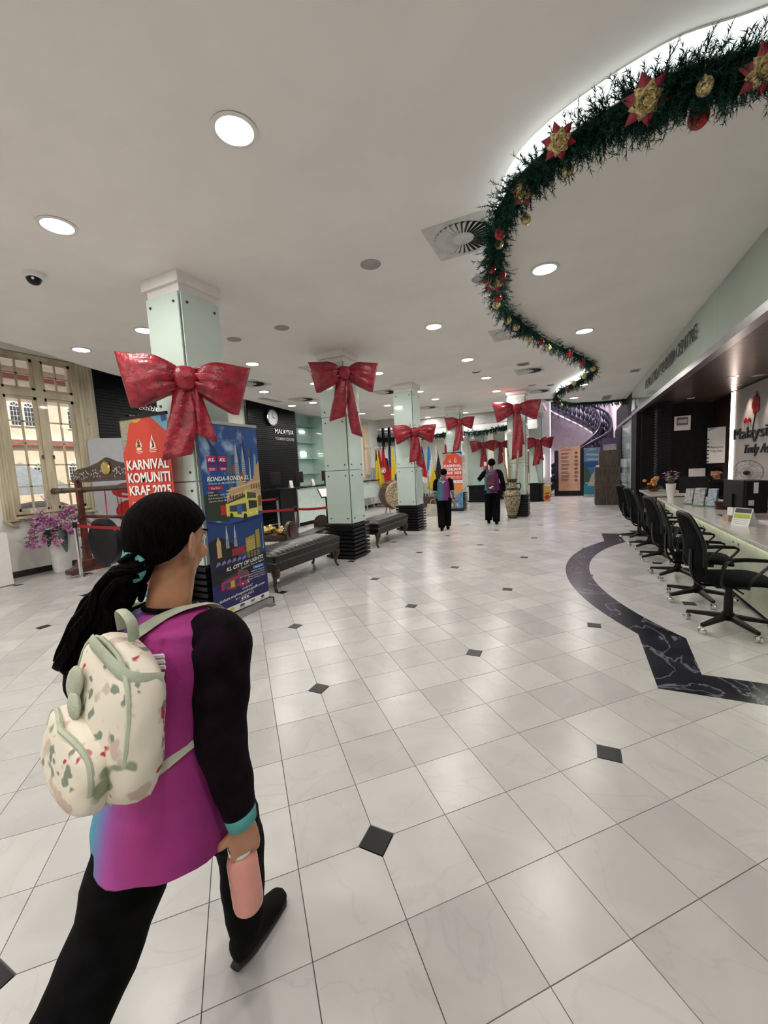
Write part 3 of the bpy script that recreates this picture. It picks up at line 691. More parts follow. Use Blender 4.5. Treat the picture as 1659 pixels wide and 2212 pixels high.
pr3=thing('slatted_pier','narrow black slatted pier standing behind the counter','pier',(1.95,12.0,0))
MB().box(-.12,.12,-.12,.12,0,2.85).obj('core','black_lacquer',pr3)
sm=MB().box(-.15,.15,-.15,.15,-.018,.018).mesh('slat','black_lacquer')
for k in range(44): mk(sm,'slat',pr3,(0,0,.05+k*.064))
bb_=thing('floor_grating','black slotted floor grille strip in front of the far slatted pier','grille',(1.35,11.2,0))
for k in range(5): MB().box(-.10+.05*k,-.08+.05*k,0,2.4,.002,.02).obj('bar','black_matte',bb_)
# ---------------------------------------------------------------- counter
ct=thing('service_counter','long cream stone counter with glowing green-lit front panels','counter',(1.45,0,0))
def slab(y0,y1): return bevel(MB().box(0,.85,y0,y1,.725,.77).obj('worktop','stone_top',ct),.006)
slab(1.6,4.95); slab(4.955,9.36)
for k in range(6):
    y0=1.6+k*1.29; o=MB().box(.12,.15,y0+.006,y0+1.284,.06,.665).obj('front_panel','lit_panel',ct)
    for yy in (y0+.08,y0+1.21): MB().lathe((.116,yy,.60),[(0,-.004),(.012,-.004),(.012,.006),(0,.006)],8,'x').obj('bolt','dark_steel',o)
MB().box(.135,.165,1.6,9.36,.668,.69).obj('light_strip','led_green',ct)
MB().box(.19,.215,1.6,9.36,.012,.03).obj('floor_light','led_warm',ct)
MB().box(.15,.7,1.6,9.3,.0,.055).obj('plinth','black_matte',ct); MB().box(.2,.24,1.6,9.36,.0,.725).obj('carcass','white_paint',ct)
MB().box(0,.85,9.3,9.36,0,.725).obj('end_panel','brown_laminate',ct)
l=bpy.data.lights.new('strip','AREA'); l.shape='RECTANGLE'; l.size=.03; l.size_y=7.6; l.energy=6; l.color=(.96,1,.80)
o=bpy.data.objects.new('strip_lamp',l); COL.objects.link(o); o.parent=ct; o.location=(.09,5.48,.70)
c2=thing('service_counter','short cream counter beyond the long one, holding orange flowers','counter',(1.42,9.95,0))
bevel(MB().box(0,.7,0,1.6,.735,.78).obj('worktop','stone_top',c2),.006); MB().box(.1,.6,.05,1.55,0,.735).obj('body','brown_laminate',c2)
# ---------------------------------------------------------------- desk chairs
def office_chair(label,x,y,rz):
    t=thing('office_chair',label,'chair',(x,y,0),rz,'black mesh office chairs along the counter')
    # front faces +x in local frame
    base=MB(); 
    for k in range(5):
        a=2*PI*k/5+PI*.8; d_=Vector((math.cos(a),math.sin(a),0)); n_=Vector((-math.sin(a),math.cos(a),0))
        p0=Vector((0,0,.115)); p1=d_*.31+Vector((0,0,.078))
        base.add([p0+n_*.028-Vector((0,0,.02)),p0-n_*.028-Vector((0,0,.02)),p1-n_*.016-Vector((0,0,.012)),p1+n_*.016-Vector((0,0,.012)),p0+n_*.028+Vector((0,0,.022)),p0-n_*.028+Vector((0,0,.022)),p1-n_*.016+Vector((0,0,.012)),p1+n_*.016+Vector((0,0,.012))],[(0,1,2,3),(4,7,6,5),(0,4,5,1),(1,5,6,2),(2,6,7,3),(3,7,4,0)])
    base.lathe((0,0,0),[(.0,.08),(.045,.08),(.045,.15),(0,.15)],14); base.obj('star_base','black_plastic',t)
    cm=MB(); 
    for s_ in (-1,1): cm.lathe((0,0,-.03),[(0,s_*.008),(.026,s_*.008),(.028,s_*.022),(.02,s_*.028),(0,s_*.028)],14,'x')
    cm.box(-.007,.007,-.012,.012,-.035,.004); cme=cm.mesh('caster','chrome',True)
    for k in range(5):
        a=2*PI*k/5+PI*.8; mk(cme,'caster',t,(.31*math.cos(a),.31*math.sin(a),.0585),(0,0,a+1.1))
    MB().cyl((0,0,.14),(0,0,.40),.026).cyl((0,0,.14),(0,0,.30),.034).obj('gas_lift','black_plastic',t,smooth=True)
    MB().box(-.12,.12,-.08,.08,.385,.42).cyl((.0,0,.40),(.0,-.25,.395),.008,seg=6).obj('tilt_mechanism','black_plastic',t)
    s_=MB().tube(smooth_path([(-.22,0,.465),(-.1,0,.462),(.1,0,.468),(.21,0,.462),(.26,0,.44)],3),[(.22,.035)]*2+[(.245,.045)]*9+[(.24,.035),(.22,.02)],16,(0,1,0)).obj('seat','mesh_fabric',t,smooth=True)
    pts=[(-.235,0,.50),(-.265,0,.60),(-.262,0,.72),(-.285,0,.86),(-.33,0,.98),(-.36,0,1.04)]
    MB().tube(smooth_path(pts,3),lerp_list([(.19,.012),(.225,.016),(.235,.018),(.225,.018),(.20,.016),(.15,.010)],3),18,(0,1,0)).obj('backrest','mesh_fabric',t,smooth=True)
    fr=MB(); Lp=[(-.225,.17,.50),(-.262,.225,.64),(-.27,.235,.78),(-.31,.215,.92),(-.355,.15,1.035),(-.365,0,1.05),(-.355,-.15,1.035),(-.31,-.215,.92),(-.27,-.235,.78),(-.262,-.225,.64),(-.225,-.17,.50)]
    fr.tube(smooth_path(Lp,3),.016,8); fr.tube(smooth_path([(-.05,0,.40),(-.22,0,.40),(-.285,0,.52),(-.29,0,.72)],4),[(.03,.012)]*13,8,(0,1,0)); fr.obj('back_frame','black_plastic',t,smooth=True)
    for sy in (-1,1):
        a_=MB(); y=sy*.27
        a_.tube(smooth_path([(-.12,y*.85,.43),(-.16,y,.50),(-.14,y*1.03,.63),(-.08,y*1.03,.675),(.12,y*1.03,.68),(.17,y*1.02,.665),(.12,y,.60),(.05,y*.95,.50),(.04,y*.85,.43)],3),[(.018,.010)]*25,8,(0,1,0))
        a_.obj('armrest','black_plastic',t,smooth=True)
        MB().tube([(-.10,y*1.03,.69),(.0,y*1.03,.695),(.14,y*1.03,.69)],[(.03,.008),(.034,.01),(.028,.008)],10,(0,1,0)).obj('arm_pad','black_plastic',t,smooth=True)
    return t
ch=office_chair('black mesh office chair nearest the viewer at the counter',1.24,4.45,.10)
for x,y,rz,lb in ((1.20,5.27,-.10,'second black mesh office chair from the viewer'),(1.20,6.2,.15,'third black mesh office chair from the viewer'),
   (1.18,7.2,-.05,'fourth black mesh office chair from the viewer'),(1.16,8.1,.2,'fifth black office chair, near the far end of the counter'),(1.12,9.0,.35,'farthest black office chair, standing at the counter end')):
    dup(ch,(x,y,0),rz,lb)
# chair behind the counter
bc_=dup(ch,(2.72,7.75,0),PI-.3,'black office chair behind the counter beside the desk fan'); 
# ---------------------------------------------------------------- service zone back wall
fwl=thing('feature_wall','grey illuminated feature wall with Visit Malaysia lettering behind the counter','wall panel',(3.08,0,0))
for y0,y1 in ((2,5),(5,8),(8,11.0)): MB().box(-.03,0,y0+.002,y1-.002,0,2.84).obj('panel','feature_wall',fwl)
def wtext(s,y,z,h,m,w=None,sh=0,b=0,nm='lettering'):
    o=text(s,nm,m,fwl,0,0,h,w,shear=sh,bold=b,depth=.02); o.rotation_euler=(0,0,-PI/2); o.location=(-.035,y,z); return o
wtext('Malaysia',10.95,1.83,.22,'print_black',1.9); wtext('Visit',10.45,2.13,.10,'hibiscus_red',.36); wtext('Truly Asia',10.35,1.54,.17,'print_black',1.35,sh=.3)
hb=MB()
for k in range(5):
    a=2*PI*k/5+.3; hb.ell((-.045,9.88-.0+.10*math.sin(a),2.43+.10*math.cos(a)),.012,.085,.085,10,6)
hb.obj('hibiscus','hibiscus_red',fwl,smooth=True); MB().tube(smooth_path([(-.04,9.92,1.75),(-.04,9.98,2.0),(-.04,9.88,2.3),(-.05,9.84,2.62)],4),.009,6).obj('flower_stem','print_black',fwl,smooth=True)
for k in range(5): MB().ell((-.05,9.84+.02*(-1)**k,2.55+.025*k),.012,.014,.014,8,5).obj('stamen','hibiscus_red',fwl)
ld=thing('light_strip','tall pinkish-white vertical light strip at the edge of the grey wall','light strip',(3.05,11.12,0))
MB().box(-.02,.03,-.09,-.045,0,2.84).obj('tube_light','led_pink',ld); MB().box(-.02,.03,.03,.075,0,2.84).obj('tube_light','led_pink',ld); MB().box(-.01,.03,-.035,.03,0,2.84).obj('mount','white_paint',ld)
def spot(x,y,lb,en=18):
    t=thing('recessed_spotlight',lb,'ceiling light',(x,y,2.86)); MB().lathe((0,0,0),[(.07,-.002),(.105,-.003),(.105,0),(.07,0)],24).obj('trim_ring','chrome',t); MB().lathe((0,0,0),[(0,-.001),(.07,-.001),(.07,-.003),(0,-.003)],20).obj('lens','fan_white',t)
    l=bpy.data.lights.new('spot','SPOT'); l.energy=en; l.spot_size=1.3; l.spot_blend=.6; l.shadow_soft_size=.05; l.color=(1,.82,.68)
    o=bpy.data.objects.new('lamp',l); COL.objects.link(o); o.parent=t; o.location=(0,0,-.03)
spot(2.44,8.98,'recessed silver spotlight in the bronze soffit, nearer the grey wall',30); spot(2.43,11.7,'recessed silver spotlight in the dark far part of the soffit',6)
spot(2.85,10.2,'recessed spotlight grazing the Visit Malaysia wall',45); spot(2.85,9.2,'recessed spotlight washing the wall beside the red flower',45); spot(2.6,6.5,'recessed spotlight in the soffit near the viewer',14)
pf=thing('picture_frame','small framed certificate high on the black wall behind the counter','picture frame',(2.47,12.68,2.37))
MB().box(-.17,.17,-.02,.0,-.18,.18).obj('frame','label_white',pf); MB().box(-.12,.12,-.024,-.02,-.05,.15).obj('picture','dark_steel',pf); MB().box(-.10,.10,-.026,-.024,.0,.09).obj('print','partition_grey',pf)
pf=thing('picture_frame','white framed notice lower on the black wall, above the brochures','picture frame',(2.80,12.68,.98))
MB().box(-.17,.17,-.02,.0,-.23,.23).obj('frame','label_white',pf); MB().box(-.13,.13,-.023,-.02,-.19,.17).obj('sheet','print_white',pf)
po=thing('poster_board','white poster board with dark letters leaning beside the light strip','poster',(2.74,10.95,1.36),-.15)
MB().box(-.15,.15,-.012,.012,0,.76).obj('board','label_white',po); text('Malaysia','lettering','print_black',po,-.12,.32,.045,.24,y=-.013); text('Truly Asia','lettering','print_black',po,-.10,.24,.045,.20,y=-.013)
MB().prism([(-.15,.68),(-.15,.76),(.04,.76)],-.014,-.012,'xz').obj('corner_print','brochure_blue',po)
MB().box(-.12,-.08,.0,.03,-1.36,.0).box(.08,.12,0,.03,-1.36,0).obj('stand','black_matte',po)
for k in range(7): MB().box(-.16,-.12,-.02,-.012,.02+k*.08,.05+k*.08).obj('clip','print_black',po)
fn=thing('desk_fan','white wire-caged desk fan behind the counter by the light strip','fan',(2.62,8.75,.0),-.5)
MB().lathe((0,0,0),[(0,0),(.2,0),(.2,.02),(.05,.05),(0,.05)],20).cyl((0,0,.04),(0,0,1.1),.015).obj('stand','fan_white',fn,smooth=True)
cg=MB()
for r_,y_ in ((.20,-.03),(.205,.0),(.20,.04),(.14,-.055),(.08,-.065)): cg.tube([(r_*math.cos(2*PI*k/24),y_,1.22+r_*math.sin(2*PI*k/24)) for k in range(24)],.0018,5,closed=True)
for k in range(18):
    a=2*PI*k/18; c,s_=math.cos(a),math.sin(a); cg.tube([(.05*c,-.07,1.22+.05*s_),(.14*c,-.055,1.22+.14*s_),(.205*c,0,1.22+.205*s_),(.14*c,.06,1.22+.14*s_)],.001,4)
cg.obj('cage','black_plastic',fn)
for k in range(3):
    a=2*PI*k/3; MB().ell((.10*math.cos(a),0,1.22+.10*math.sin(a)),.10,.006,.085,12,6,Matrix.Rotation(-a,3,'Y')).obj('blade','fan_white',fn,smooth=True)
MB().lathe((0,0,1.22),[(0,-.03),(.035,-.02),(.04,.06),(.03,.12),(0,.13)],16,'y').obj('motor','black_plastic',fn,smooth=True)
# ---------------------------------------------------------------- things on the counter
Zt=.77
def monitor(x,y,rz,lb,w=.5,h=.30,z=Zt,zc=.16,m='black_plastic'):
    t=thing('monitor',lb,'monitor',(x,y,z),rz)
    bevel(MB().box(-w/2,w/2,-.012,.012,zc,zc+h).obj('screen_housing',m,t),.006); MB().box(-w/2+.012,w/2-.012,-.014,-.012,zc+.012,zc+h-.012).obj('screen','black_lacquer',t)
    MB().box(-.03,.03,.012,.03,.01,zc+h*.5).obj('stem',m,t); bevel(MB().box(-.12,.12,-.06,.12,0,.012).obj('foot',m,t),.005); return t
monitor(1.80,6.42,PI/2+.10,'black monitor seen from behind, nearest on the counter',.52,.34,zc=.12)
MB_=bpy.data.objects
monitor(1.95,9.02,PI-.2,'dark monitor beside the white flower vase at the far counter end',.42,.30,zc=.10)
pc=thing('computer_tower','black computer with two white stickers behind the near monitor','computer',(2.10,6.95,Zt),.15)
bevel(MB().box(-.12,.12,-.2,.2,0,.42).obj('case','black_plastic',pc),.008); MB().box(-.04,.01,-.203,-.2,.26,.40).obj('sticker','label_white',pc); MB().box(-.09,-.03,-.203,-.2,.10,.17).obj('sticker','label_white',pc)
def vase_flowers(x,y,z,lb,mats,h=.30,n=26,seed=1,r=.15,vcol='ceramic_white'):
    random.seed(seed)
    v=thing('vase','white tapered vase '+lb,'vase',(x,y,z)); MB().lathe((0,0,0),[(0,0),(.045,0),(.05,.02),(.075,h*.7),(.085,h),(.075,h),(.045,.03),(0,.03)],20).obj('body',vcol,v,smooth=True)
    f=thing('bouquet','bouquet of flowers in the white vase '+lb,'flowers',(x,y,z+h*.6))
    st=MB()
    for k in range(n):
        a=random.uniform(0,2*PI); q=r*random.uniform(.2,1); zz=random.uniform(.16,.34); p=Vector((q*math.cos(a),q*math.sin(a),zz))
        st.tube([(0,0,-.05),(p.x*.4,p.y*.4,zz*.55),p],.003,4)
        b=MB(); ro=Matrix.Rotation(random.uniform(0,3),3,'Z')@Matrix.Rotation(random.uniform(-.6,.6),3,'X')
        for j in range(5):
            aa=2*PI*j/5; b.ell(ro@Vector((.018*math.cos(aa),.018*math.sin(aa),0)),.014,.014,.008,6,4,ro)
        b.v=[tuple(Vector(v_)+p) for v_ in b.v]; b.obj('flower',mats[k%len(mats)],f,smooth=True)
    st.obj('stems','stem_green',f); return v
vase_flowers(1.62,9.08,Zt,'at the far end of the long counter',['orchid_pale','orchid_pink','orchid_pale','maroon_nylon'],.28,26,4,.13)
random.seed(9)
fb=thing('flower_arrangement','low orange and yellow flower arrangement on the short far counter','flowers',(1.62,10.9,.78))
MB().lathe((0,0,0),[(0,0),(.08,0),(.12,.06),(.11,.07),(0,.06)],16).obj('bowl','red_wood',fb)
for k in range(16):
    a=random.uniform(0,6.3); q=random.uniform(.02,.19); MB().ell((q*math.cos(a),q*math.sin(a),.14+random.uniform(0,.18)),.042,.042,.035,8,6).obj('flower',('marigold','marigold','orchid_pale')[k%3],fb,smooth=True)
MB().tube([(0,0,.05),(-.12,-.1,.09),(-.28,-.14,.05)],[(.05,.004),(.04,.004),(.004,.002)],6).tube([(0,0,.05),(.1,-.12,.1),(.2,-.2,.04)],[(.05,.004),(.04,.004),(.004,.002)],6).obj('leaf','leaf_green',fb)
def rack(x,y,rz,lb,m,w=.12,h=.24,lean=.3):
    t=thing('brochure_stand',lb,'brochure stand',(x,y,Zt),rz)
    MB().box(-w/2,w/2,-.06,.06,0,.02).obj('tray','shelf_glass',t)
    for k in range(3): 
        o=MB().box(-w/2+.006,w/2-.006,-.004,.004,0,h).obj('leaflet',m,t,loc=(0,-.03+k*.03,.022)); o.rotation_euler=(-lean,0,0)
rack(1.66,7.95,-.6,'clear stand of pale leaflets, farthest on the counter','brochure_mix'); rack(1.72,7.62,-.5,'clear stand of leaflets in the middle of the counter','brochure_mix',.14,.27); rack(1.86,7.55,-.5,'stand of blue-edged leaflets just right of the middle one','brochure_blue',.12,.26)
bk=thing('basket','low dark basket of small items behind the leaflet stands','basket',(1.95,7.25,Zt)); b=MB()
for k in range(5): b.tube([((.11+.01*k/4)*math.cos(2*PI*j/20),(.11+.01*k/4)*math.sin(2*PI*j/20),.008+.025*k) for j in range(20)],.013,6,closed=True)
b.obj('weave','dark_wood',bk,smooth=True); MB().ell((0,0,.11),.09,.09,.03).obj('contents','brochure_mix',bk,smooth=True)
bx=thing('leaflet_box','small kraft box of leaflets in front of the near monitor','box',(1.66,5.98,Zt),.3); MB().box(-.06,.06,-.05,.05,0,.07).obj('box','paper_box',bx); MB().box(-.015,.012,-.045,.045,.02,.16).obj('card','label_white',bx); MB().box(.02,.05,-.04,.04,.02,.10).obj('card','brochure_mix',bx)
cl=thing('desk_calendar','white tent desk calendar with a green block on the near counter','calendar',(1.67,5.62,Zt),-.9)
MB().add([(-.09,-.06,0),(.09,-.06,0),(.09,0,.19),(-.09,0,.19),(-.09,.06,0),(.09,.06,0)],[(0,1,2,3),(3,2,5,4)]).obj('card','label_white',cl)
nrm=Vector((0,-.19,.06)).normalized()*.0015
def on(u0,u1,v0,v1): return [Vector((-.09+.18*u,-.06+.06*v,.19*v))+nrm for u,v in ((u0,v0),(u1,v0),(u1,v1),(u0,v1))]
mat('lime',(.45,.55,.05),.5)
MB().add(on(.05,.95,.42,.66),[(0,1,2,3)]).obj('green_block','lime',cl); MB().add(on(.05,.95,.72,.97),[(0,1,2,3)]).obj('photo_block','dark_steel',cl); MB().add(on(.1,.9,.1,.13)+on(.1,.9,.2,.23)+on(.1,.9,.3,.33),[(0,1,2,3),(4,5,6,7),(8,9,10,11)]).obj('text_lines','partition_grey',cl)
cn=thing('drink_can','small red drink can on the back of the counter','can',(2.06,6.1,Zt)); MB().lathe((0,0,0),[(0,0),(.028,0),(.033,.01),(.033,.105),(.027,.118),(0,.116)],20).obj('can','soda_red',cn,smooth=True)
MB().lathe((0,0,0),[(.026,.117),(.028,.121),(.024,.121),(0,.118)],20).obj('lid','chrome',cn)
kb=thing('keyboard','white keyboard lying behind the calendar','keyboard',(2.0,5.75,Zt),.1); bevel(MB().box(-.08,.08,-.22,.22,0,.018).obj('base','fan_white',kb),.004)
# ---------------------------------------------------------------- bows
def bow(label,x,y,z,rz,sc=1.,t1=.72,t2=.62,tilt=0.,seed=1,da=(-.06,.10)):
    """front faces -y locally; z = knot centre"""
    rnd=random.Random(seed)
    t=thing('ribbon_bow',label,'bow',(x,y,z),rz,'large red velvet bows on the columns'); t.scale=(sc,sc,sc); t.rotation_euler=(0,tilt,rz)
    for s in (-1,1):
        n=22; seg=30; vs=[];fs=[]
        ph=rnd.uniform(0,6)
        for i in range(n+1):
            u=i/n; X=s*(.05+.50*u)
            top=.075+.10*math.sin(min(1,u*2.0)*PI/2)+.015*u; bot=-.09-.215*min(1,u*1.2)**.75
            if s<0: top+=.02*u; 
            hz_=(top-bot)/2; cz=(top+bot)/2-.01*u
            dpt=.045+.13*math.sin(PI*min(1,u*1.02))**.8*(1-.25*u)+.0
            if i==n: dpt=.012
            for k in range(seg):
                a=2*PI*k/seg; ca,sa=math.cos(a),math.sin(a)
                zz=cz+hz_*sa; 
                wr=(1-u)**1.1*.026*math.sin(9*a+ph+3*u)+.006*math.sin(23*a+ph*2+5*u)*(1-u*.7)
                yy=(-abs(ca)**.8*(1 if ca>0 else -1))*dpt
                if ca>0: yy-=wr*1.6
                vs.append((X+s*.06*u**2*sa,yy-.05+.05*u,zz+wr*.5))
        for i in range(n):
            for k in range(seg): fs.append((i*seg+k,i*seg+(k+1)%seg,(i+1)*seg+(k+1)%seg,(i+1)*seg+k))
        fs+=[tuple(range(seg)),tuple(n*seg+k for k in range(seg))[::-1]]
        MB().add(vs,fs).obj('loop','red_velvet',t,smooth='full')
    kn=MB(); kn.tube(smooth_path([(0,-.06,-.10),(0,-.115,-.07),(0,-.135,0),(0,-.115,.055),(0,-.06,.075)],4),lerp_list([(.06,.035),(.090,.05),(.105,.055),(.100,.05),(.08,.035)],4),18,(1,0,0))
    kn.obj('knot','red_velvet',t,smooth='full')
    for s,L,w0,w1,dx,dy in ((-1,t1,.080,.128,da[0],-.03),(1,t2,.04,.09,da[1],.02)):
        n=16; vs=[];fs=[];m=9
        for side in (0,1):
            for i in range(n+1):
                u=i/n; w=w0+(w1-w0)*min(1,u*1.6); cx=dx*.3+dx*u+.012*math.sin(5*u+s); 
                zc=-.06-L*u
                for k in range(m):
                    v=k/(m-1)*2-1; yy=-.085+dy*u+.014*math.sin(4*v+6*u+s*2)+.02*v*v-(.012 if side==0 else 0)
                    zz=zc-(.03*v*s if i==n else 0)*1.2
                    vs.append((cx+w*v,yy,zz))
        o=(n+1)*m
        for i in range(n):
            for k in range(m-1):
                a=i*m+k; fs.append((a,a+1,a+m+1,a+m)); fs.append((o+a,o+a+m,o+a+m+1,o+a+1))
        for i in range(n):
            for k in (0,m-1): a=i*m+k; fs.append((a,a+m,o+a+m,o+a))
        for k in range(m-1):
            for i in (0,n): a=i*m+k; fs.append((a,a+1,o+a+1,o+a))
        MB().add(vs,fs).obj('tail','red_velvet',t,smooth='full')
    return t
b=bow('biggest red velvet bow, on the corner of the nearest column above the two banners',-3.50,2.92,2.565,.80,1.0,.72,.52,.07,seed=1,da=(-.06,.15))
bow('red bow at the top of the second column under its white cap',-3.53,6.10,3.22,.62,.98,.72,1.0,seed=2,da=(-.13,.13))
bow('red bow on the third column above the drum',-3.54,9.36,2.46,.45,.90,.74,.90,seed=3,da=(-.03,.11))
bow('red bow high on the fourth column above the small banner',-3.60,13.98,3.10,.3,.86,1.1,.7,seed=4,da=(-.14,.04))
bow('lighter red bow at the top of the urn column',-1.50,12.23,3.12,.14,1.10,1.22,.85,seed=5,da=(0,.08))
bow('low red bow on the wide pillar above the man with the raised arm',-3.44,17.08,2.40,.3,.92,.9,1.2,seed=6,da=(-.03,.1))
bow('darkest small red bow on the farthest pillar',-2.95,18.52,2.45,.3,.85,.95,.8,seed=7,da=(-.05,.04))
bow('red bow half hidden behind the urn column, by the stairs',-1.30,17.20,2.38,.1,.95,.9,.7,seed=8,da=(-.08,.1))
# ---------------------------------------------------------------- garland: needle tufts as real geometry, one stuff mesh on a core
def garland(name,label,path,r0,n_twig,seed,needle=.042,drop=.0):
    rnd=random.Random(seed); t=thing(name,label,'garland')
    MB().tube(path,r0*.30,8).obj('core','pine_green',t)
    vs=[];fs=[];N_=len(path)
    for k in range(n_twig):
        u=rnd.random()*(N_-1); i=int(u); f=u-i; p=path[i].lerp(path[i+1],f); tg=(path[i+1]-path[i]).normalized()
        near=min(1.,max(.25,1.3-(p-Vector((0,0,1.5))).length*.06))
        d=Vector((rnd.gauss(0,1),rnd.gauss(0,1),rnd.gauss(0,1)-.8)); d=(d-tg*d.dot(tg)*.6).normalized()
        L=r0*rnd.choice((.8,1.,1.15,1.5))*rnd.uniform(.8,1.15); 
        q0=p+d*r0*.15; q1=p+d*L+Vector((0,0,-.02))
        nn=int(28*near)+5
        for j in range(nn):
            w=.1+.9*(j+rnd.random())/nn; b_=q0.lerp(q1,w)
            nd=(d*.75+Vector((rnd.gauss(0,1),rnd.gauss(0,1),rnd.gauss(0,1)))*.55).normalized(); sd=nd.cross(Vector((rnd.gauss(0,1),rnd.gauss(0,1),rnd.gauss(0,1)))).normalized()*.0024/near
            o=len(vs); vs+= [b_-sd,b_+sd,b_+nd*needle*rnd.uniform(.6,1)]; fs.append((o,o+1,o+2))
    me=bpy.data.meshes.new('needles'); me.from_pydata([tuple(v) for v in vs],[],fs); me.materials.append(M['pine_tip' if seed%2 else 'pine_green']); me.update()
    mk(me,'needles',t,kind='stuff'); return t
gpz=[Vector((v.x-.05 if v.y<15.3 else v.x,v.y-(.0 if v.y<15.3 else .05),ZD-.04)) for v in gpath]
near_=[v for v in gpz if v.y<6.5 ]; far_=[v for v in gpz if v.y>=6.2]
gt=garland('garland','long dark green pine garland following the S-curved ceiling step',gpz,.115,3300,1)
extra=garland('tmpg','x',near_[:22],.13,900,3)
for ch_ in list(extra.children): ch_.parent=gt
bpy.data.objects.remove(extra)
def bauble(p,r,m,lb,d=.05):
    t=thing('bauble',lb,'bauble',tuple(p),group='baubles hanging from the garland')
    MB().ell((0,0,-d-r),r,r,r*1.08,18,12).obj('ball',m,t,smooth=True)
    MB().cyl((0,0,-d-.01),(0,0,-d+.012),r*.25).cyl((0,0,-d),(0,0,.01),.0015,seg=4).obj('cap_and_string','brass',t)
def gat(y,side=0): 
    best=min(gpz,key=lambda v:abs(v.y-y)); return best
B=[((0.560,2.600),.036,'gold_glitter','gold bauble upper side near the right frame edge'),((0.578,2.787),.048,'red_glitter','largest red bauble hanging from the thick near part'),
((-0.035,2.884),.034,'gold_glitter','gold bauble below the second flower'),((-0.315,3.274),.034,'gold_glitter','gold bauble under the third flower'),((-0.508,3.345),.04,'red_glitter','red bauble beside the big swirl diffuser'),
((-0.553,3.576),.036,'gold_glitter','gold bauble just below the red one by the diffuser'),((-0.684,3.975),.036,'red_bauble','red bauble on the left of the straight drop'),((-0.666,4.292),.036,'gold_glitter','gold bauble in the red ribbon cluster'),
((-0.617,4.148),.035,'red_glitter','red bauble right of the cluster'),((-0.742,4.639),.045,'red_bauble','red bauble at the lower left of the bend'),((-0.785,4.808),.045,'gold_glitter','pale gold bauble just under the bend'),
((-0.747,5.399),.045,'gold_glitter','gold bauble below the turn, first of the lower row'),((-0.688,5.722),.045,'gold_glitter','gold bauble second in the lower row'),((-0.600,6.329),.045,'gold_glitter','gold bauble third in the lower row'),
((-0.448,6.631),.045,'red_bauble','small red bauble fourth in the lower row'),((-0.368,7.037),.045,'gold_glitter','gold bauble fifth in the lower row'),((-0.079,7.632),.05,'red_bauble','red bauble near the far bulge'),((0.126,8.405),.05,'red_bauble','red bauble at the far bulge'),
((0.323,9.118),.05,'gold_glitter','gold bauble on the far bulge turning back'),((0.183,9.816),.05,'gold_glitter','gold bauble after the far bulge'),((-0.014,10.503),.05,'gold_glitter','gold bauble halfway to the hook'),((-0.171,11.230),.05,'red_bauble','red bauble before the hook'),((-0.378,12.143),.05,'gold_glitter','gold bauble at the hook'),((-0.437,13.206),.05,'red_bauble','red bauble low on the hook'),((-0.388,14.114),.05,'gold_glitter','gold bauble at the bottom of the hook')]
for (x,y),r_,m_,lb in B: bauble((x,y,ZD-(.09 if y<3.4 else .05)),r_,m_,lb)
def poinsettia(x,y,z,lb,sc=1.):
    t=thing('poinsettia_ornament',lb,'ornament',(x,y,z),group='glitter poinsettias on the garland'); t.scale=(sc,)*3; t.rotation_euler=(-.85,.15,.3)
    # faces downward (-z)
    for k in range(6):
        a=2*PI*k/6; c,s_=math.cos(a),math.sin(a); R_=Matrix.Rotation(a,3,'Z')
        for L,w,m_,zz in ((.115,.036,'red_velvet',0),(.08,.034,'gold_glitter',-.014)):
            aa=a+(0 if L>.1 else PI/6); R_=Matrix.Rotation(aa,3,'Z')
            pts=[(.01,0,0),(L*.45,w,-.008),(L,0,.012),(L*.45,-w,-.008),(L*.45,0,-.016)]
            MB().add([R_@Vector(p)+Vector((0,0,zz)) for p in pts],[(0,1,4),(1,2,4),(2,3,4),(3,0,4),(0,3,2,1)]).obj('petal',m_,t)
    MB().ell((0,0,-.025),.02,.02,.012,8,5).obj('centre','gold_glitter',t)
poinsettia(.321,2.60,ZD-.14,'large gold and red poinsettia on the thick near garland',1.0); poinsettia(-.08,2.70,ZD-.12,'gold and red poinsettia on the upper edge, second from the right',.85); poinsettia(-.30,3.02,ZD-.13,'gold and red poinsettia third from the right',.85); poinsettia(.79,2.66,ZD-.15,'gold and red poinsettia cut by the right frame edge',.9)
poinsettia(-.71,4.25,ZD-.13,'red and gold poinsettia on the vertical drop',1.1)
garland('garland','pine garland hung across the white beam at the far entrance',smooth_path([Vector((-8.0,16.5,2.98)),Vector((-7.4,16.5,2.92)),Vector((-6.6,16.5,2.95)),Vector((-5.6,16.5,2.90)),Vector((-4.7,16.5,2.96)),Vector((-3.6,16.5,2.9)),Vector((-2.6,16.5,2.98)),Vector((-2.2,16.5,3.1))],4),.11,700,4,.10)
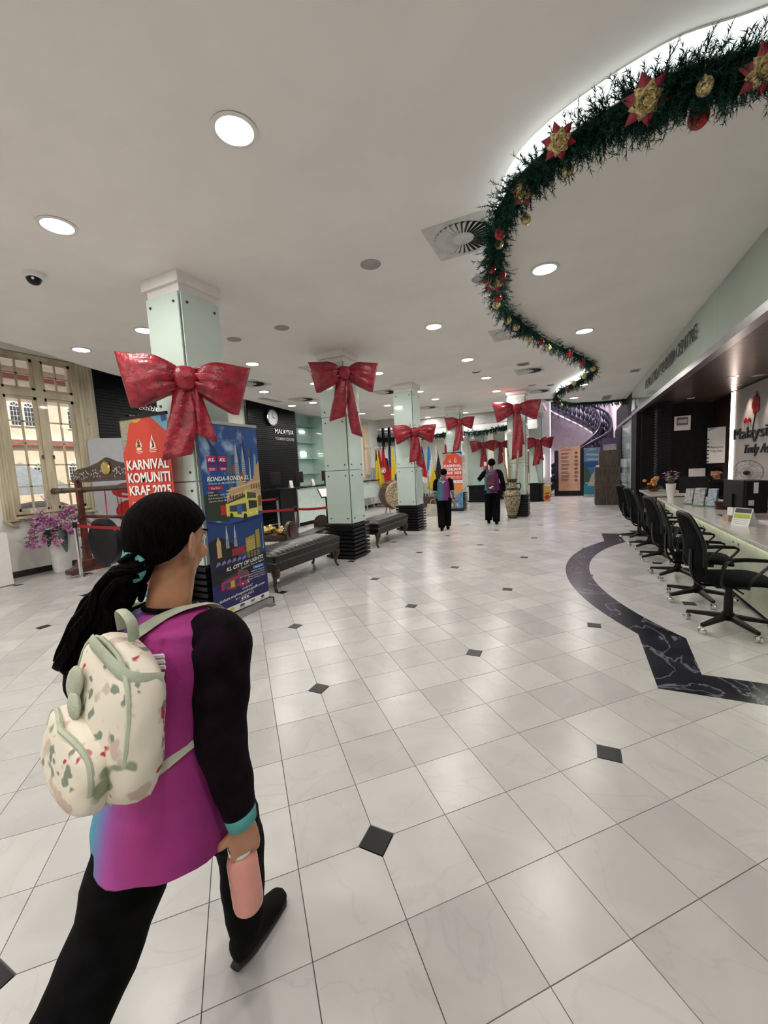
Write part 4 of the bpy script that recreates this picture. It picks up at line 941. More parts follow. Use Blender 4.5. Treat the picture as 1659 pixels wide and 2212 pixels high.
# ---------------------------------------------------------------- roll-up banners (flat printed art as thin layered shapes)
def pm(c,rough=.45):
    n='print_%02x%02x%02x'%tuple(int(v*255) for v in c)
    return n if n in M else (mat(n,c,rough,noise=.0) and n)
class Sheet:
    def __init__(s,parent,w,h,y=-.002): s.p=parent; s.w=w; s.h=h; s.y=y; s.l=0
    def P(s,pts): return [(u*s.w,s.h*(1-v)) for u,v in pts]
    def poly(s,name,pts,c,layer=1,**kw):
        m=c if isinstance(c,str) else pm(c); y=s.y-.0007*layer
        return MB().prism(s.P(pts),y-.0006,y,'xz').obj(name,m,s.p,**kw)
    def polys(s,name,lst,c,layer=1):
        m=c if isinstance(c,str) else pm(c); b=MB(); y=s.y-.0007*layer
        for pts in lst: b.prism(s.P(pts),y-.0006,y,'xz')
        return b.obj(name,m,s.p)
    def rect(s,name,u0,v0,u1,v1,c,layer=1): return s.poly(name,[(u0,v1),(u1,v1),(u1,v0),(u0,v0)],c,layer)
    def text(s,t,u,v,h,w,c='print_white',layer=6,sh=0,b=0,rot=0,align='LEFT'):
        o=text(t,'lettering',c,s.p,u*s.w,s.h*(1-v),h*s.h,w*s.w,sh,b,depth=.001,y=s.y-.0007*layer,align=align)
        if rot: o.rotation_euler=(0,rot,0)
        return o
def ell(u,v,ru,rv,n=14,a0=0,a1=2*PI): return [(u+ru*math.cos(a0+(a1-a0)*k/n),v-rv*math.sin(a0+(a1-a0)*k/n)) for k in range(n if abs(a1-a0-2*PI)<1e-6 else n+1)]
def standee(label,x,y,rz,w,h,z0=.085,case='steel'):
    t=thing('rollup_banner',label,'banner',(x,y,0),rz)
    bevel(MB().box(-.01,w+.01,-.06,.07,.0,.075).obj('base_cassette',case,t),.008)
    for xx in (-.012,w+.012): bevel(MB().box(xx-.008,xx+.008,-.065,.075,.0,.08).obj('end_cap','black_plastic',t),.003)
    MB().box(.05,.12,-.14,.13,.0,.012).box(w-.12,w-.05,-.14,.13,0,.012).obj('foot','steel',t)
    MB().cyl((w/2,.03,.05),(w/2,.03,z0+h+.01),.011).obj('pole','steel',t)
    MB().box(-.005,w+.005,-.012,.012,z0+h-.005,z0+h+.025).obj('top_rail',case,t)
    sh_=thing('x','x','x'); bpy.data.objects.remove(sh_)
    return t
def bus(S_,u0,v0,w,h,body,body2,lay,name):
    U=lambda a:u0+w*a; V=lambda b:v0+h*b
    q=lambda L:[(U(a),V(b)) for a,b in L]
    S_.poly(name,q([(0,.45),(.0,.85),(.55,1),(1,.95),(1,.30),(.70,.05),(.62,.05),(.60,.33),(.05,.42)]),body,lay)
    S_.poly(name+'_roof',q([(.0,.44),(.6,.20),(.6,.30),(.05,.46)]),(.05,.05,.06),lay+1)
    S_.poly(name+'_windscreen',q([(.70,.72),(.98,.70),(.98,.46),(.70,.42)]),(.02,.025,.04),lay+1)
    S_.poly(name+'_window',q([(.10,.72),(.62,.80),(.62,.50),(.10,.54)]),(.04,.05,.10),lay+1)
    S_.poly(name+'_panel',q([(.32,.84),(.46,.86),(.46,.5),(.32,.52)]),body2,lay+2)
    S_.poly(name+'_upper_window',q([(.66,.36),(.97,.37),(.97,.20),(.68,.12)]),(.08,.08,.07),lay+1)
    S_.polys(name+'_wheel',[ell(U(.14),V(.86),w*.05,h*.10,10),ell(U(.56),V(.95),w*.06,h*.11,10)],(.02,.02,.02),lay+2)
    S_.polys(name+'_passenger',[ell(U(.1+.07*k),V(.36-.03*k),w*.02,h*.05,8) for k in range(7)],(.10,.06,.05),lay+2)
    S_.polys(name+'_headlight',[ell(U(.74),V(.86),w*.03,h*.03,8),ell(U(.95),V(.85),w*.03,h*.03,8)],(.8,.8,.7),lay+2)
bn=standee('tall dark blue city bus tour banner beside the nearest column, right of the woman',-3.43,2.93,PI/2,.83,2.06)
w,h=.83,2.06; z0=.085
sheet=MB().box(0,w,-.002,0,0,h).obj('graphic_sheet',pm((.01,.012,.10)),bn,loc=(0,0,z0))
A=Sheet(sheet,w,h)
# sky with cloud as a printed picture
ms=mat('print_sky',(.015,.075,.24),.4,noise=.4,nscale=4,col2=(.30,.42,.58))
e=ms.node_tree.nodes['Color Ramp'].color_ramp.elements; e[0].position=.33; e[0].color=(.30,.42,.58,1); e[1].position=.45; e[1].color=(.012,.07,.25,1)
A.poly('day_sky',[(0,.49),(.35,.525),(1,.50),(1,0),(0,0)],'print_sky',1)
A.polys('leaf_motif',[[(.12,.07),(.25,.13),(.36,.24),(.22,.20)],[(.72,.04),(.78,.18),(.68,.2)],[(.6,.1),(.66,.2),(.62,.22)],[(.9,.1),(.84,.2),(.8,.2)]],(.015,.03,.13),2)
def tower(u,v0,v1,wd): return [(u-wd,v1),(u+wd,v1),(u+wd,v0+.10),(u+wd*.75,v0+.07),(u+wd*.5,v0+.04),(u+wd*.1,v0),(u-wd*.1,v0),(u-wd*.5,v0+.04),(u-wd*.75,v0+.07),(u-wd,v0+.10)]
A.polys('twin_tower',[tower(.58,.095,.36,.035),tower(.70,.11,.36,.032)],(.30,.38,.42),3)
A.polys('tower_band',[[(.545+.12*j,.2+.012*k),(.615+.115*j,.2+.012*k),(.615+.115*j,.204+.012*k),(.545+.12*j,.204+.012*k)] for k in range(10) for j in (0,1)],(.12,.17,.20),4)
A.poly('glass_tower',[(.40,.36),(.48,.36),(.49,.16),(.42,.14)],(.05,.12,.13),3)
A.poly('communications_tower',[(.805,.36),(.835,.36),(.825,.17),(.815,.17)],(.55,.56,.55),3); A.poly('tower_pod',ell(.82,.145,.022,.018),(.12,.08,.08),4)
A.poly('blade_tower',[(.86,.34),(.93,.34),(.95,.17),(.92,.145)],(.22,.36,.40),3)
A.polys('palace',[[(.36,.46),(1,.48),(1,.19),(.93,.22),(.86,.29),(.72,.31),(.70,.28),(.62,.28),(.6,.33),(.45,.33),(.36,.37)]],(.48,.33,.18),4)
A.polys('palace_arch',[ell(.82+.05*k,.335,.014,.018,8) for k in range(4)]+[ell(.42+.05*k,.385,.014,.016,8) for k in range(3)]+[[(.93,.45),(.99,.45),(.99,.40),(.96,.38),(.93,.40)]],(.16,.09,.05),5)
A.polys('palace_cornice',[[(.36+.0*k,.345+.03*k),(1,.30+.04*k),(1,.306+.04*k),(.36,.351+.03*k)] for k in range(3)],(.66,.50,.32),5)
A.polys('copper_dome',[ell(.66,.275,.035,.025,10),ell(.52,.235,.025,.025,10)],(.30,.06,.04),5)
A.poly('dark_park',[(0,.485),(.36,.51),(.40,.42),(.2,.34),(0,.36)],(.02,.035,.02),4)
A.poly('red_kiosk',[(.24,.47),(.34,.475),(.34,.42),(.24,.42)],(.45,.02,.02),5)
bus(A,.33,.34,.58,.165,(.62,.60,.10),(.05,.12,.35),6,'yellow_bus')
for u in (.09,.27):
    A.rect('logo_badge',u,.165,u+.14,.215,(.42,.01,.11),5); A.rect('logo_badge_base',u,.192,u+.14,.222,(.10,.012,.12),6); A.rect('logo_badge_foot',u,.222,u+.14,.24,(.42,.01,.11),6)
    A.text('KL',u+.02,.192,.017,.10,sh=.25,b=.02,layer=8); A.text('HOP ON',u+.03,.231,.005,.08,b=.01,layer=8); A.text('HOP OFF',u+.03,.238,.005,.08,b=.01,layer=8)
A.text('RONDA-RONDA KL',.06,.292,.022,.72,sh=.28,b=.018,layer=12); A.text('discover by',.07,.308,.007,.2,sh=.2,layer=12); A.text('KL HOP ON HOP OFF',.29,.309,.0095,.42,sh=.28,b=.012,layer=12)
A.rect('red_tag',.07,.318,.30,.336,(.50,.01,.06),9); A.text('Day Tour',.12,.332,.008,.14,b=.01,layer=11)
for k,(s_,wd) in enumerate((('Daily',.09),('9.00 AM - 6.00 PM',.33),('Hub & Onboard Ticket',.33),('Valid for 24 or 48 hours',.38))): A.text(s_,.06,.352+.0155*k,.0072,wd,layer=12)
# night half
A.poly('night_sky',[(0,.745),(1,.72),(1,.515),(.6,.53),(.35,.528),(0,.50)],(.008,.045,.16),2)
A.poly('dark_hill',[(0,.75),(.5,.74),(.42,.64),(.2,.585),(0,.60)],(.008,.008,.012),3)
A.polys('night_twin_tower',[tower(.30,.53,.65,.028),tower(.44,.535,.65,.028)],(.40,.43,.48),4)
A.polys('night_tower_band',[[(.272+.14*j,.60+.007*k),(.328+.14*j,.60+.007*k),(.328+.14*j,.603+.007*k),(.272+.14*j,.603+.007*k)] for k in range(7) for j in (0,1)],(.10,.12,.17),5)
A.polys('lit_building',[[(.62,.70),(.80,.69),(.80,.605),(.62,.62)],[(.82,.69),(.90,.69),(.90,.58),(.82,.585)]],(.32,.24,.05),5)
A.polys('lit_window',[[(.64+.028*i,.634+.012*k),(.655+.028*i,.634+.012*k),(.655+.028*i,.640+.012*k),(.64+.028*i,.640+.012*k)] for i in range(6) for k in range(5)],(.62,.50,.16),6)
A.poly('clock_tower',[(.12,.69),(.19,.69),(.19,.61),(.155,.58),(.12,.61)],(.52,.36,.16),5)
A.poly('night_mast',[(.955,.70),(.965,.70),(.962,.55),(.958,.55)],(.5,.5,.58),5)
A.poly('market_glow',[(.36,.70),(.60,.70),(.6,.655),(.36,.66)],(.25,.02,.03),5)
A.polys('light_trail',[[(.08+.09*k,.735),(.16+.09*k,.725),(.14+.09*k,.71),(.10+.09*k,.715)] for k in range(6)],(.20,.16,.42),5)
A.polys('tree_glow',[ell(.66+.06*k,.715,.04,.018,9) for k in range(4)],(.16,.15,.04),6)
A.poly('black_band',[(0,.83),(.6,.83),(1,.78),(1,.735),(0,.755)],(.004,.004,.01),3)
A.text('KL CITY OF LIGHTS',.24,.772,.020,.70,sh=.28,b=.018,layer=9,rot=-.06); A.text('Iconic KL Tour at Night !',.50,.782,.010,.44,layer=9,rot=-.06)
A.rect('blue_tag',.72,.787,.93,.803,(.04,.28,.55),5); A.text('Night Tour',.75,.800,.007,.15,layer=9)
for k,s_ in enumerate(('8PM Daily','Pre-Booking & Limited Seat','Starting Point','Sungei Wang Plaza')): A.text(s_,.94,.817+.013*k,.0065,.16+.012*len(s_),layer=9,align='RIGHT')
bus(A,.13,.775,.50,.105,(.34,.02,.10),(.60,.35,.03),6,'purple_bus')
A.text('ticket?',.58,.895,.012,.20,layer=8,align='CENTER',rot=-.05); A.text('ticket.myhoponhopoff.com',.50,.917,.014,.84,b=.008,layer=8,align='CENTER',rot=-.05)
A.text('011-1230 5353',.52,.938,.011,.34,layer=8,b=.004,align='CENTER',rot=-.05); A.text('@myhoponhopoff',.52,.956,.006,.20,layer=8,align='CENTER',rot=-.05)
A.polys('social_icon',[ell(.47+.05*k,.945,.018,.006,10) for k in range(3)],(.8,.8,.8),8)
A.rect('white_strip',0,.966,1,1.0,(.80,.80,.80),3)
for u,wd,c in ((.08,.12,(.05,.05,.06)),(.28,.10,(.62,.48,.05)),(.46,.12,(.06,.10,.12)),(.66,.12,(.25,.25,.27)),(.86,.09,(.05,.05,.05))): A.poly('sponsor_mark',ell(u,.980,wd*.4,.008),c,5); A.rect('sponsor_line',u-wd/2,.992,u+wd/2,.9945,c,5)
# -------- red carnival banner (near) and its small twin (far)
def carnival(label,x,y,rz,w,h,z0=.09,full=True):
    t=standee(label,x,y,rz,w,h,z0,'black_plastic')
    sh=MB().box(0,w,-.002,0,0,h).obj('graphic_sheet',pm((.62,.055,.03)),t,loc=(0,0,z0)); B_=Sheet(sh,w,h)
    mat('print_floral',(.45,.42,.08),.5,nscale=38,col2=(.22,.20,.38)); mat('print_batik',(.03,.06,.30),.5,nscale=20,col2=(.16,.40,.50))
    B_.poly('floral_corner',[(0,.17),(.10,.12),(.20,.03),(.30,.0),(0,0)],'print_floral',1); B_.poly('gold_motif',ell(.36,.0,.12,.022,10,PI,2*PI),(.65,.35,.05),2)
    B_.poly('blue_corner',[(.66,0),(.78,.03),(.95,.075),(1,.075),(1,0)],(.16,.42,.58),1); B_.poly('blue_corner_dark',[(.88,.0),(.90,.035),(1,.03),(1,0)],(.03,.08,.25),2)
    B_.polys('state_crest',[ell(.37,.115,.035,.012,10),[(.30,.14),(.44,.14),(.42,.115),(.32,.115)],ell(.37,.150,.06,.008,10)],(.80,.70,.45),2)
    B_.polys('crest_detail',[ell(.37,.135,.04,.008,10),[(.35,.125),(.39,.125),(.385,.105),(.355,.105)]],(.15,.03,.02),3)
    B_.polys('craft_emblem',[[(.60,.155),(.72,.155),(.72,.135),(.68,.11),(.66,.085),(.64,.11),(.61,.13)]],(.85,.80,.75),2); B_.polys('emblem_detail',[[(.63,.15),(.69,.15),(.70,.138),(.66,.105),(.645,.12),(.66,.14)]],(.15,.02,.02),3)
    B_.polys('crest_caption',[[(.30,.165),(.45,.165),(.45,.1625),(.30,.1625)],[(.33,.172),(.43,.172),(.43,.1695),(.33,.1695)],[(.58,.163),(.74,.163),(.74,.160),(.58,.160)],[(.60,.172),(.72,.172),(.72,.169),(.60,.169)]],(.80,.75,.70),2)
    for k,(s_,wd) in enumerate((('KARNIVAL',.90),('KOMUNITI',.90),('KRAF 2025',.90))):
        B_.text(s_,.075,.252+.064*k,.046,wd,'print_b00' if False else pm((.30,.01,.01)),5,b=.03); B_.text(s_,.06,.250+.064*k,.046,wd,layer=8,b=.03)
    for k,(a,b) in enumerate((('27 NOVEMBER','KOMPLEKS'),('- 7 DISEMBER','KRAF KUALA'),('2025','LUMPUR'))):
        B_.text(a,.09,.428+.027*k,.0155,.50 if k<2 else .16,layer=6,b=.006); B_.text(b,.66,.426+.022*k,.012,.30 if k<2 else .22,layer=6,b=.004)
    B_.rect('divider',.61,.41,.618,.475,(.8,.7,.6),3)
    B_.rect('pink_strip',0,.49,1,.545,(.80,.72,.68),3)
    for u in (.12,.3,.5,.7,.88): B_.poly('sponsor_mark',ell(u,.518,.04,.008,9),(.15,.15,.25),4)
    B_.text('MALAYSIA KRAF MADANI KOMUNITI',.05,.565,.008,.9,layer=4)
    B_.rect('orange_field',0,.57,1,.80,(.70,.24,.06),2)
    B_.poly('teal_fan',ell(.55,.80,.35,.09,14,0,PI),(.15,.42,.45),3); B_.poly('orange_flower',ell(.56,.775,.13,.035,12),(.60,.13,.02),4); B_.poly('flower_ring',ell(.56,.775,.05,.014,10),(.80,.50,.10),5)
    B_.poly('batik_field',[(0,1),(1,1),(1,.66),(.78,.74),(.5,.84),(.22,.86),(0,.80)],'print_batik',5); B_.poly('gold_moon',ell(.5,.96,.30,.06,14,0,PI),(.60,.48,.34),6)
    return t
carnival('large red craft carnival banner left of the nearest column, behind the woman',-4.50,2.84,0,.76,2.16)
carnival('small red craft carnival banner in the distance by the fourth column',-4.22,13.9,0,.68,1.95)
# ---------------------------------------------------------------- leather benches
def bench(label,x,y,L,W=.62,zt=.47):
    t=thing('leather_bench',label,'bench',(x,y,0),0,'tufted black leather benches')
    # x: width (centre 0), y: length 0..L ; legs
    n=17
    cu=MB(); NX=10; NY=n*4; vs=[];fs=[]
    def top(u,v):
        d=(1-abs(u)**4)*.05*(1-abs(2*v-1)**10); g=abs(math.sin(v*n*PI)); edge=(1-abs(u)**2.5); return zt+.015+d+.016*(g**.45)*edge**.3+.012*(1-abs(u)**8)
    for j in range(NY+1):
        for i in range(NX+1):
            u=i/NX*2-1; v=j/NY; vs.append((u*W/2,v*L+ .02*abs(u)**2*math.sin(v*PI)*0,top(u,v)))
    for j in range(NY):
        for i in range(NX): a=j*(NX+1)+i; fs.append((a,a+1,a+NX+2,a+NX+1))
    cu.add(vs,fs); cu.obj('cushion_top','black_leather',t,smooth='full')
    q=.02
    cu=MB(); P=[(-W/2+q,0),(W/2-q,0),(W/2,q),(W/2,L-q),(W/2-q,L),(-W/2+q,L),(-W/2,L-q),(-W/2,q)]
    bevel(cu.prism(P,zt-.06,zt+.03).obj('cushion_side','black_leather',t),.012)
    MB().box(-W/2+.02,W/2-.02,.02,L-.02,.27,zt-.06).obj('apron','black_leather',t)
    dm=MB().ell((0,0,0),.006,.006,.006,6,4).mesh('stud','chrome',True)
    st=MB()
    for yy in [L*(k+.5)/60 for k in range(60)]:
        for xx in (W/2-.02,-W/2+.02): st.ell((xx,yy,zt-.075),.006,.006,.006,6,4)
    for xx in [-W/2+.03+(W-.06)*k/20 for k in range(21)]:
        for yy in (.02,L-.02): st.ell((xx,yy,zt-.075),.006,.006,.006,6,4)
    st.obj('stud_row','chrome',t,smooth=True,kind='stuff')
    for sx in (-1,1):
        for yy,sy in ((.06,-1),(L-.06,1)):
            p=[(sx*(W/2-.07),yy,.30),(sx*(W/2-.055),yy,.24),(sx*(W/2-.075),yy-sy*.005,.15),(sx*(W/2-.085),yy,.07),(sx*(W/2-.05),yy+sy*.015,.015),(sx*(W/2-.035),yy+sy*.02,.012)]
            MB().tube(smooth_path(p,3),lerp_list([.065,.06,.034,.02,.026,.014],3),10).obj('cabriole_leg','dark_wood',t,smooth=True)
    return t
b1=bench('near black leather bench between the blue banner and the second column',-3.90,4.10,1.66)
MB().box(.29,.296,.03,.075,.15,.185).obj('paper_tag','label_white',b1)
bench('far black leather bench just beyond the second column',-3.88,7.20,1.62)
# ---------------------------------------------------------------- gamelan instruments behind the benches
def kettles(label,x,y,rz,L,h,n,lb2,two=True):
    t=thing('gong_chime',label,'instrument',(x,y,0),rz)
    bevel(MB().box(-L/2,L/2,-.24,.24,h-.14,h-.02).obj('rack','dark_wood',t),.01); 
    for s in (-1,1):
        MB().prism([(-.25,0),(.25,0),(.22,.1),(.25,h)]+[(.25*math.cos(a),h+.20*math.sin(a)) for a in [PI*k/10 for k in range(1,10)]]+[(-.25,h),(-.22,.1)],s*L/2-.03,s*L/2+.03,'yz').obj('carved_end','dark_wood',t)
        MB().lathe((s*(L/2+.032),0,h+.02),[(0,0),(.13,0),(.13,s*.012),(0,s*.012)],20,'x').obj('carved_roundel','red_wood',t)
    for k in range(n):
        for yy in ((-.11,.11) if two else (0,)):
            xx=-L/2+.12+(L-.24)*k/max(1,n-1)
            kt=thing('kettle_gong',f'{lb2}, %s row, place %s from its left end'%('front' if yy<0 else 'back',['first','second','third','fourth','fifth','sixth'][k]),'gong',(0,0,0)); kt['group']=label
            kt.parent=None; M_=Matrix.Translation((x,y,0))@Matrix.Rotation(rz,4,'Z'); kt.location=M_@Vector((xx,yy,h)); kt.rotation_euler=(0,0,rz)
            MB().lathe((0,0,0),[(.07,-.02),(.105,.02),(.11,.05),(.09,.085),(.045,.095),(.035,.12),(.02,.135),(0,.137)],20).obj('kettle','brass',kt,smooth=True)
    return t
kettles('carved dark rack of brass kettle gongs behind the near bench',-5.35,5.75,.25,1.25,.52,4,'brass kettle gong on the upper rack')
kettles('low rack with brass kettle gongs at the edge of the blue banner',-5.15,4.75,.1,.75,.26,2,'brass kettle gong on the low rack',False)
sr=thing('xylophone','long low dark wooden xylophone beyond the kettle gongs','instrument',(-5.25,7.1,0),PI/2+.25)
b=MB(); b.prism([(-.9,.10),(-.7,.05),(.7,.05),(.9,.10),(.92,.26),(-.92,.26)],-.19,.19,'xz'); b.obj('trough','dark_wood',sr)
for k in range(18): bevel(MB().box(-.85+k*.097,-.77+k*.097,-.20+.004*k,.20-.004*k,.275,.30).obj('key_bar','dark_steel',sr),.004)
for s in (-1,1):
    MB().prism([(-.2,0),(.2,0),(.2,.38)]+[(.2*math.cos(a),.38+.2*math.sin(a)) for a in [PI*k/10 for k in range(1,10)]]+[(-.2,.38)],s*.95-.03,s*.95+.03,'yz').obj('carved_end','dark_wood',sr)
    r_=MB().lathe((s*.95+s*.032,0,.40),[(0,0),(.11,0),(.12,s*.006),(.11,s*.014),(0,s*.012)],20,'x').obj('roundel','label_white',sr)
rd=thing('round_plaque','small round white plaque on the low gong rack end','plaque',(-4.77,4.82,.38),.1)
MB().lathe((.035,0,0),[(0,0),(.09,0),(.10,.005),(.09,.015),(0,.015)],20,'x').obj('plate','label_white',rd); MB().lathe((.03,0,0),[(.09,0),(.11,0),(.11,.012),(.09,.012)],20,'x').obj('ring','brass',rd); MB().box(.0505,.052,-.05,-.01,-.03,.03).box(.0505,.052,.0,.06,-.015,.0).obj('emblem','red_wood',rd)
# ---------------------------------------------------------------- hanging gong on carved frame, stanchion, pot, partition
gf=thing('gong_stand','tall carved dark wooden gong frame in front of the white hibiscus board','gong frame',(-7.85,4.25,0))
for x in (-.28,1.55):
    p=MB().tube([(x,0,.10),(x,0,.55),(x,0,1.0),(x,0,1.66)],[(.085,.07),(.06,.05),(.055,.05),(.06,.05)],4,(1,1,0)).tube([(x,0,.42),(x,0,.46)],[(.09,.08)]*2,10).tube([(x,0,.98),(x,0,1.04)],[(.08,.07)]*2,10).obj('post','red_wood',gf)
    bevel(MB().prism([(-.34,0),(.34,0),(.34,.07),(.2,.11),(.12,.22),(-.12,.22),(-.2,.11),(-.34,.07)],x-.10,x+.10,'yz').obj('carved_foot','red_wood',gf),.01)
bm_=MB().tube([(-1.05,0,1.485),(-.5,0,1.49),(2.2,0,1.51)],[.052,.046,.046],14); bm_.ell((-1.08,0,1.485),.05,.06,.06).ell((2.25,0,1.51),.05,.06,.06)
for x in (-.98,-.75,-.1): bm_.lathe((x,0,1.487),[(.046,-.02),(.056,0),(.046,.02)],14,'x')
bm_.obj('crossbeam','dark_wood',gf,smooth=True)
cr=MB(); P=[(-.42,1.62),(-.44,1.70),(-.36,1.80),(-.2,1.86),(.1,1.88),(.4,1.94),(.64,2.02),(.9,1.94),(1.2,1.88),(1.5,1.86),(1.66,1.80),(1.74,1.70),(1.72,1.62)]
cr.prism(P,-.02,.02,'xz').obj('carved_crest','dark_wood',gf)
random.seed(5); hl=MB()
for k in range(90):
    x=random.uniform(-.36,1.62); zt_=1.72+.12*(1-abs(x-.65)/1.2); z=random.uniform(1.68,zt_+.04)
    if abs(x-.64)<.16: continue
    a=random.uniform(0,3); hl.obox((x,-.0215,z),(.018*math.cos(a),0,.018*math.sin(a)),(0,.0015,0),(-.007*math.sin(a),0,.007*math.cos(a)))
hl.obj('pierced_fretwork','partition_grey',gf,kind='stuff')
MB().lathe((.64,-.02,1.84),[(.0,0),(.10,0),(.12,.012),(.10,.03),(.05,.02),(0,.03)],20,'y').obj('gilt_medallion','brass',gf,smooth=True)
for x in (-.28,1.55): MB().box(x-.05,x+.05,-.02,.02,1.53,1.66).obj('neck','dark_wood',gf)
MB().box(-.28,1.55,-.03,.03,.98,1.03).obj('rail','red_wood',gf)
gg=thing('hanging_gong','large black gong hanging from the carved frame behind the red belt','gong',(-7.20,4.25,.60))
MB().lathe((0,-.07,0),[(0,.02),(.09,.0),(.11,.03),(.36,.05),(.40,.07),(.40,.16),(.36,.17),(0,.13)],36,'y').obj('disc','black_lacquer',gg,smooth=True)
for x in (-.18,.18): MB().cyl((x,0,.36),(x*.9,0,.90),.008,seg=6).obj('cord','red_belt',gg)
MB().box(-.09,.09,-.10,-.085,-.25,-.17).obj('red_label','red_wood',gg)
def stanchion(label,x,y,h=.95):
    t=thing('stanchion',label,'stanchion',(x,y,0)); MB().lathe((0,0,0),[(0,0),(.17,0),(.175,.012),(.16,.024),(.05,.034),(0,.034)],32).obj('base','chrome',t,smooth=True)
    MB().cyl((0,0,.03),(0,0,h-.06),.030,seg=18).obj('post','chrome',t,smooth=True); MB().lathe((0,0,h-.1),[(.033,0),(.036,.01),(.036,.09),(.03,.1),(0,.1)],18).obj('belt_head','black_plastic',t,smooth=True); return t
stanchion('chrome stanchion standing in front of the carved gong frame',-7.75,3.92)
stanchion('chrome stanchion behind the near bench',-5.06,6.50,.93)
stanchion('chrome stanchion at the far belt line, left of the far post',-7.9,8.5,.98); stanchion('chrome stanchion by the reception counter, right of its neighbour',-7.45,8.8,.98)
def belt(label,p,q,sag=.02):
    t=MB(); P=[Vector(p).lerp(Vector(q),k/8)-Vector((0,0,sag*4*(k/8)*(1-k/8))) for k in range(9)]
    vs=[];fs=[]
    d=(Vector(q)-Vector(p)).normalized(); n_=Vector((-d.y,d.x,0))*.002
    for v in P: vs+= [v-Vector((0,0,.024))-n_,v-Vector((0,0,.024))+n_,v+Vector((0,0,.024))+n_,v+Vector((0,0,.024))-n_]
    for k in range(8):
        for j in range(4): fs.append((k*4+j,k*4+(j+1)%4,k*4+4+(j+1)%4,k*4+4+j))
    t.add(vs,fs); return tag(t.obj('barrier_belt','red_belt'),label,'barrier belt')
belt('red barrier belt from the near stanchion across the gong',(-7.71,3.93,.88),(-5.5,4.0,.88)); belt('red barrier belt running left from the stanchion behind the bench',(-5.10,6.48,.88),(-7.2,5.4,.88)); belt('red barrier belt from that stanchion toward the second column',(-5.02,6.50,.88),(-4.16,6.44,.93)); belt('far red belt in front of the dark reception counter',(-9.0,7.6,.93),(-7.49,8.78,.92))
pt=thing('floor_vase','tall white ribbed floor vase under the cream window','vase',(-8.58,4.05,0))
pf_=[(0,0),(.125,0)]+[(.135+.055*(k/36)+(.004 if k%2 else 0),.02+.70*k/36) for k in range(37)]+[(.18,.74),(.165,.72),(.15,.4),(0,.38)]
MB().lathe((0,0,0),pf_,32).obj('body','ceramic_white',pt,smooth=True)
of=thing('orchid_arrangement','pink and pale orchids with dark leaves spilling from the white floor vase','flowers',(-8.58,4.05,.70))
random.seed(11); st=MB(); fm={}
for m_ in ('orchid_pink','orchid_pale'):
    b=MB()
    for j in range(5): 
        a=2*PI*j/5; R_=Matrix.Rotation(a,3,'Z'); b.ell(R_@Vector((.028,0,0)),.024,.017,.005,7,4,R_)
    b.ell((0,0,.008),.010,.010,.012,6,4); fm[m_]=b.mesh('flower',m_,True)
for k in range(11):
    a=random.uniform(-2.6,1.0)+.3; rr_=random.uniform(.25,.55); up=random.uniform(.05,.62); dr=random.uniform(.05,.30)
    if k<4: a=-1.9+.45*k; rr_=.42; up=.28; dr=.42
    P=smooth_path([(0,0,0),(.35*rr_*math.cos(a),.35*rr_*math.sin(a),up*.8),(.75*rr_*math.cos(a),.75*rr_*math.sin(a),up),(rr_*math.cos(a),rr_*math.sin(a),up-dr)],5); 
    P=[Vector((max(v.x,-.30),v.y,v.z)) for v in P]
    st.tube(P,.004,5)
    for v in P[4:]:
        for _ in range(3):
            o=mk(fm['orchid_pink' if (k<5 or k%3==0) else 'orchid_pale'],'flower',of,v+Vector((random.gauss(0,.03),random.gauss(0,.03),random.gauss(0,.03))),(random.uniform(-1,1),random.uniform(-1,1),random.uniform(0,6)))
st.obj('stems','stem_green',of)
for a,L,dz,wd in ((-.9,.34,-.18,.075),(-.2,.36,-.30,.085),(2.6,.25,.02,.06),(-1.9,.40,.0,.05),(-2.4,.45,.28,.02),(.5,.35,.1,.06),(-1.3,.3,-.05,.07)):
    c_,s_=math.cos(a),math.sin(a); P=smooth_path([(.05*c_,.05*s_,.02),(.5*L*c_,.5*L*s_,.10+max(0,dz)*.6),(L*c_,L*s_,dz)],5)
    P=[Vector((max(v.x,-.33),v.y,v.z)) for v in P]
    MB().tube(P,[(wd*math.sin(PI*min(1,.12+.85*k/10))+.004,.004) for k in range(11)],8,(-s_,c_,0)).obj('leaf','leaf_green',of,smooth=True)
for k in range(6):
    a=random.uniform(0,6.28); st2=MB().tube(smooth_path([(0,0,.1),(.08*math.cos(a),.08*math.sin(a),.5),(.2*math.cos(a)*.8,.2*math.sin(a),.72+.05*k%3*.05)],4),.004,5).obj('twig','orchid_pale',of)
pb=thing('partition_board','white rounded display board with red hibiscus print behind the gong','display board',(-8.88,4.90,0),.80)
def rr_pts(w,z0,z1,r=.10): 
    P=[(0,z0),(w,z0)]; P+=[(w-r+r*math.cos(a),z1-r+r*math.sin(a)) for a in [PI/2*k/5 for k in range(6)]]; P+=[(r+r*math.cos(a),z1-r+r*math.sin(a)) for a in [PI/2+PI/2*k/5 for k in range(6)]]; return P
MB().prism(rr_pts(1.7,.06,2.5),0,.05,'xz').obj('board','partition_grey',pb); MB().box(.1,.3,-.12,.15,0,.06).box(1.4,1.6,-.12,.15,0,.06).obj('foot','steel',pb)
for u,z,rx,rz_ in ((.62,1.42,.30,.16),(1.15,1.35,.34,.22),(.62,.98,.26,.24),(1.12,.80,.34,.26),(.9,1.15,.25,.25)): MB().prism([(u+rx*math.cos(2*PI*k/20),z+rz_*math.sin(2*PI*k/20)) for k in range(20)],-.003,0,'xz').obj('petal_print','hibiscus_red',pb)
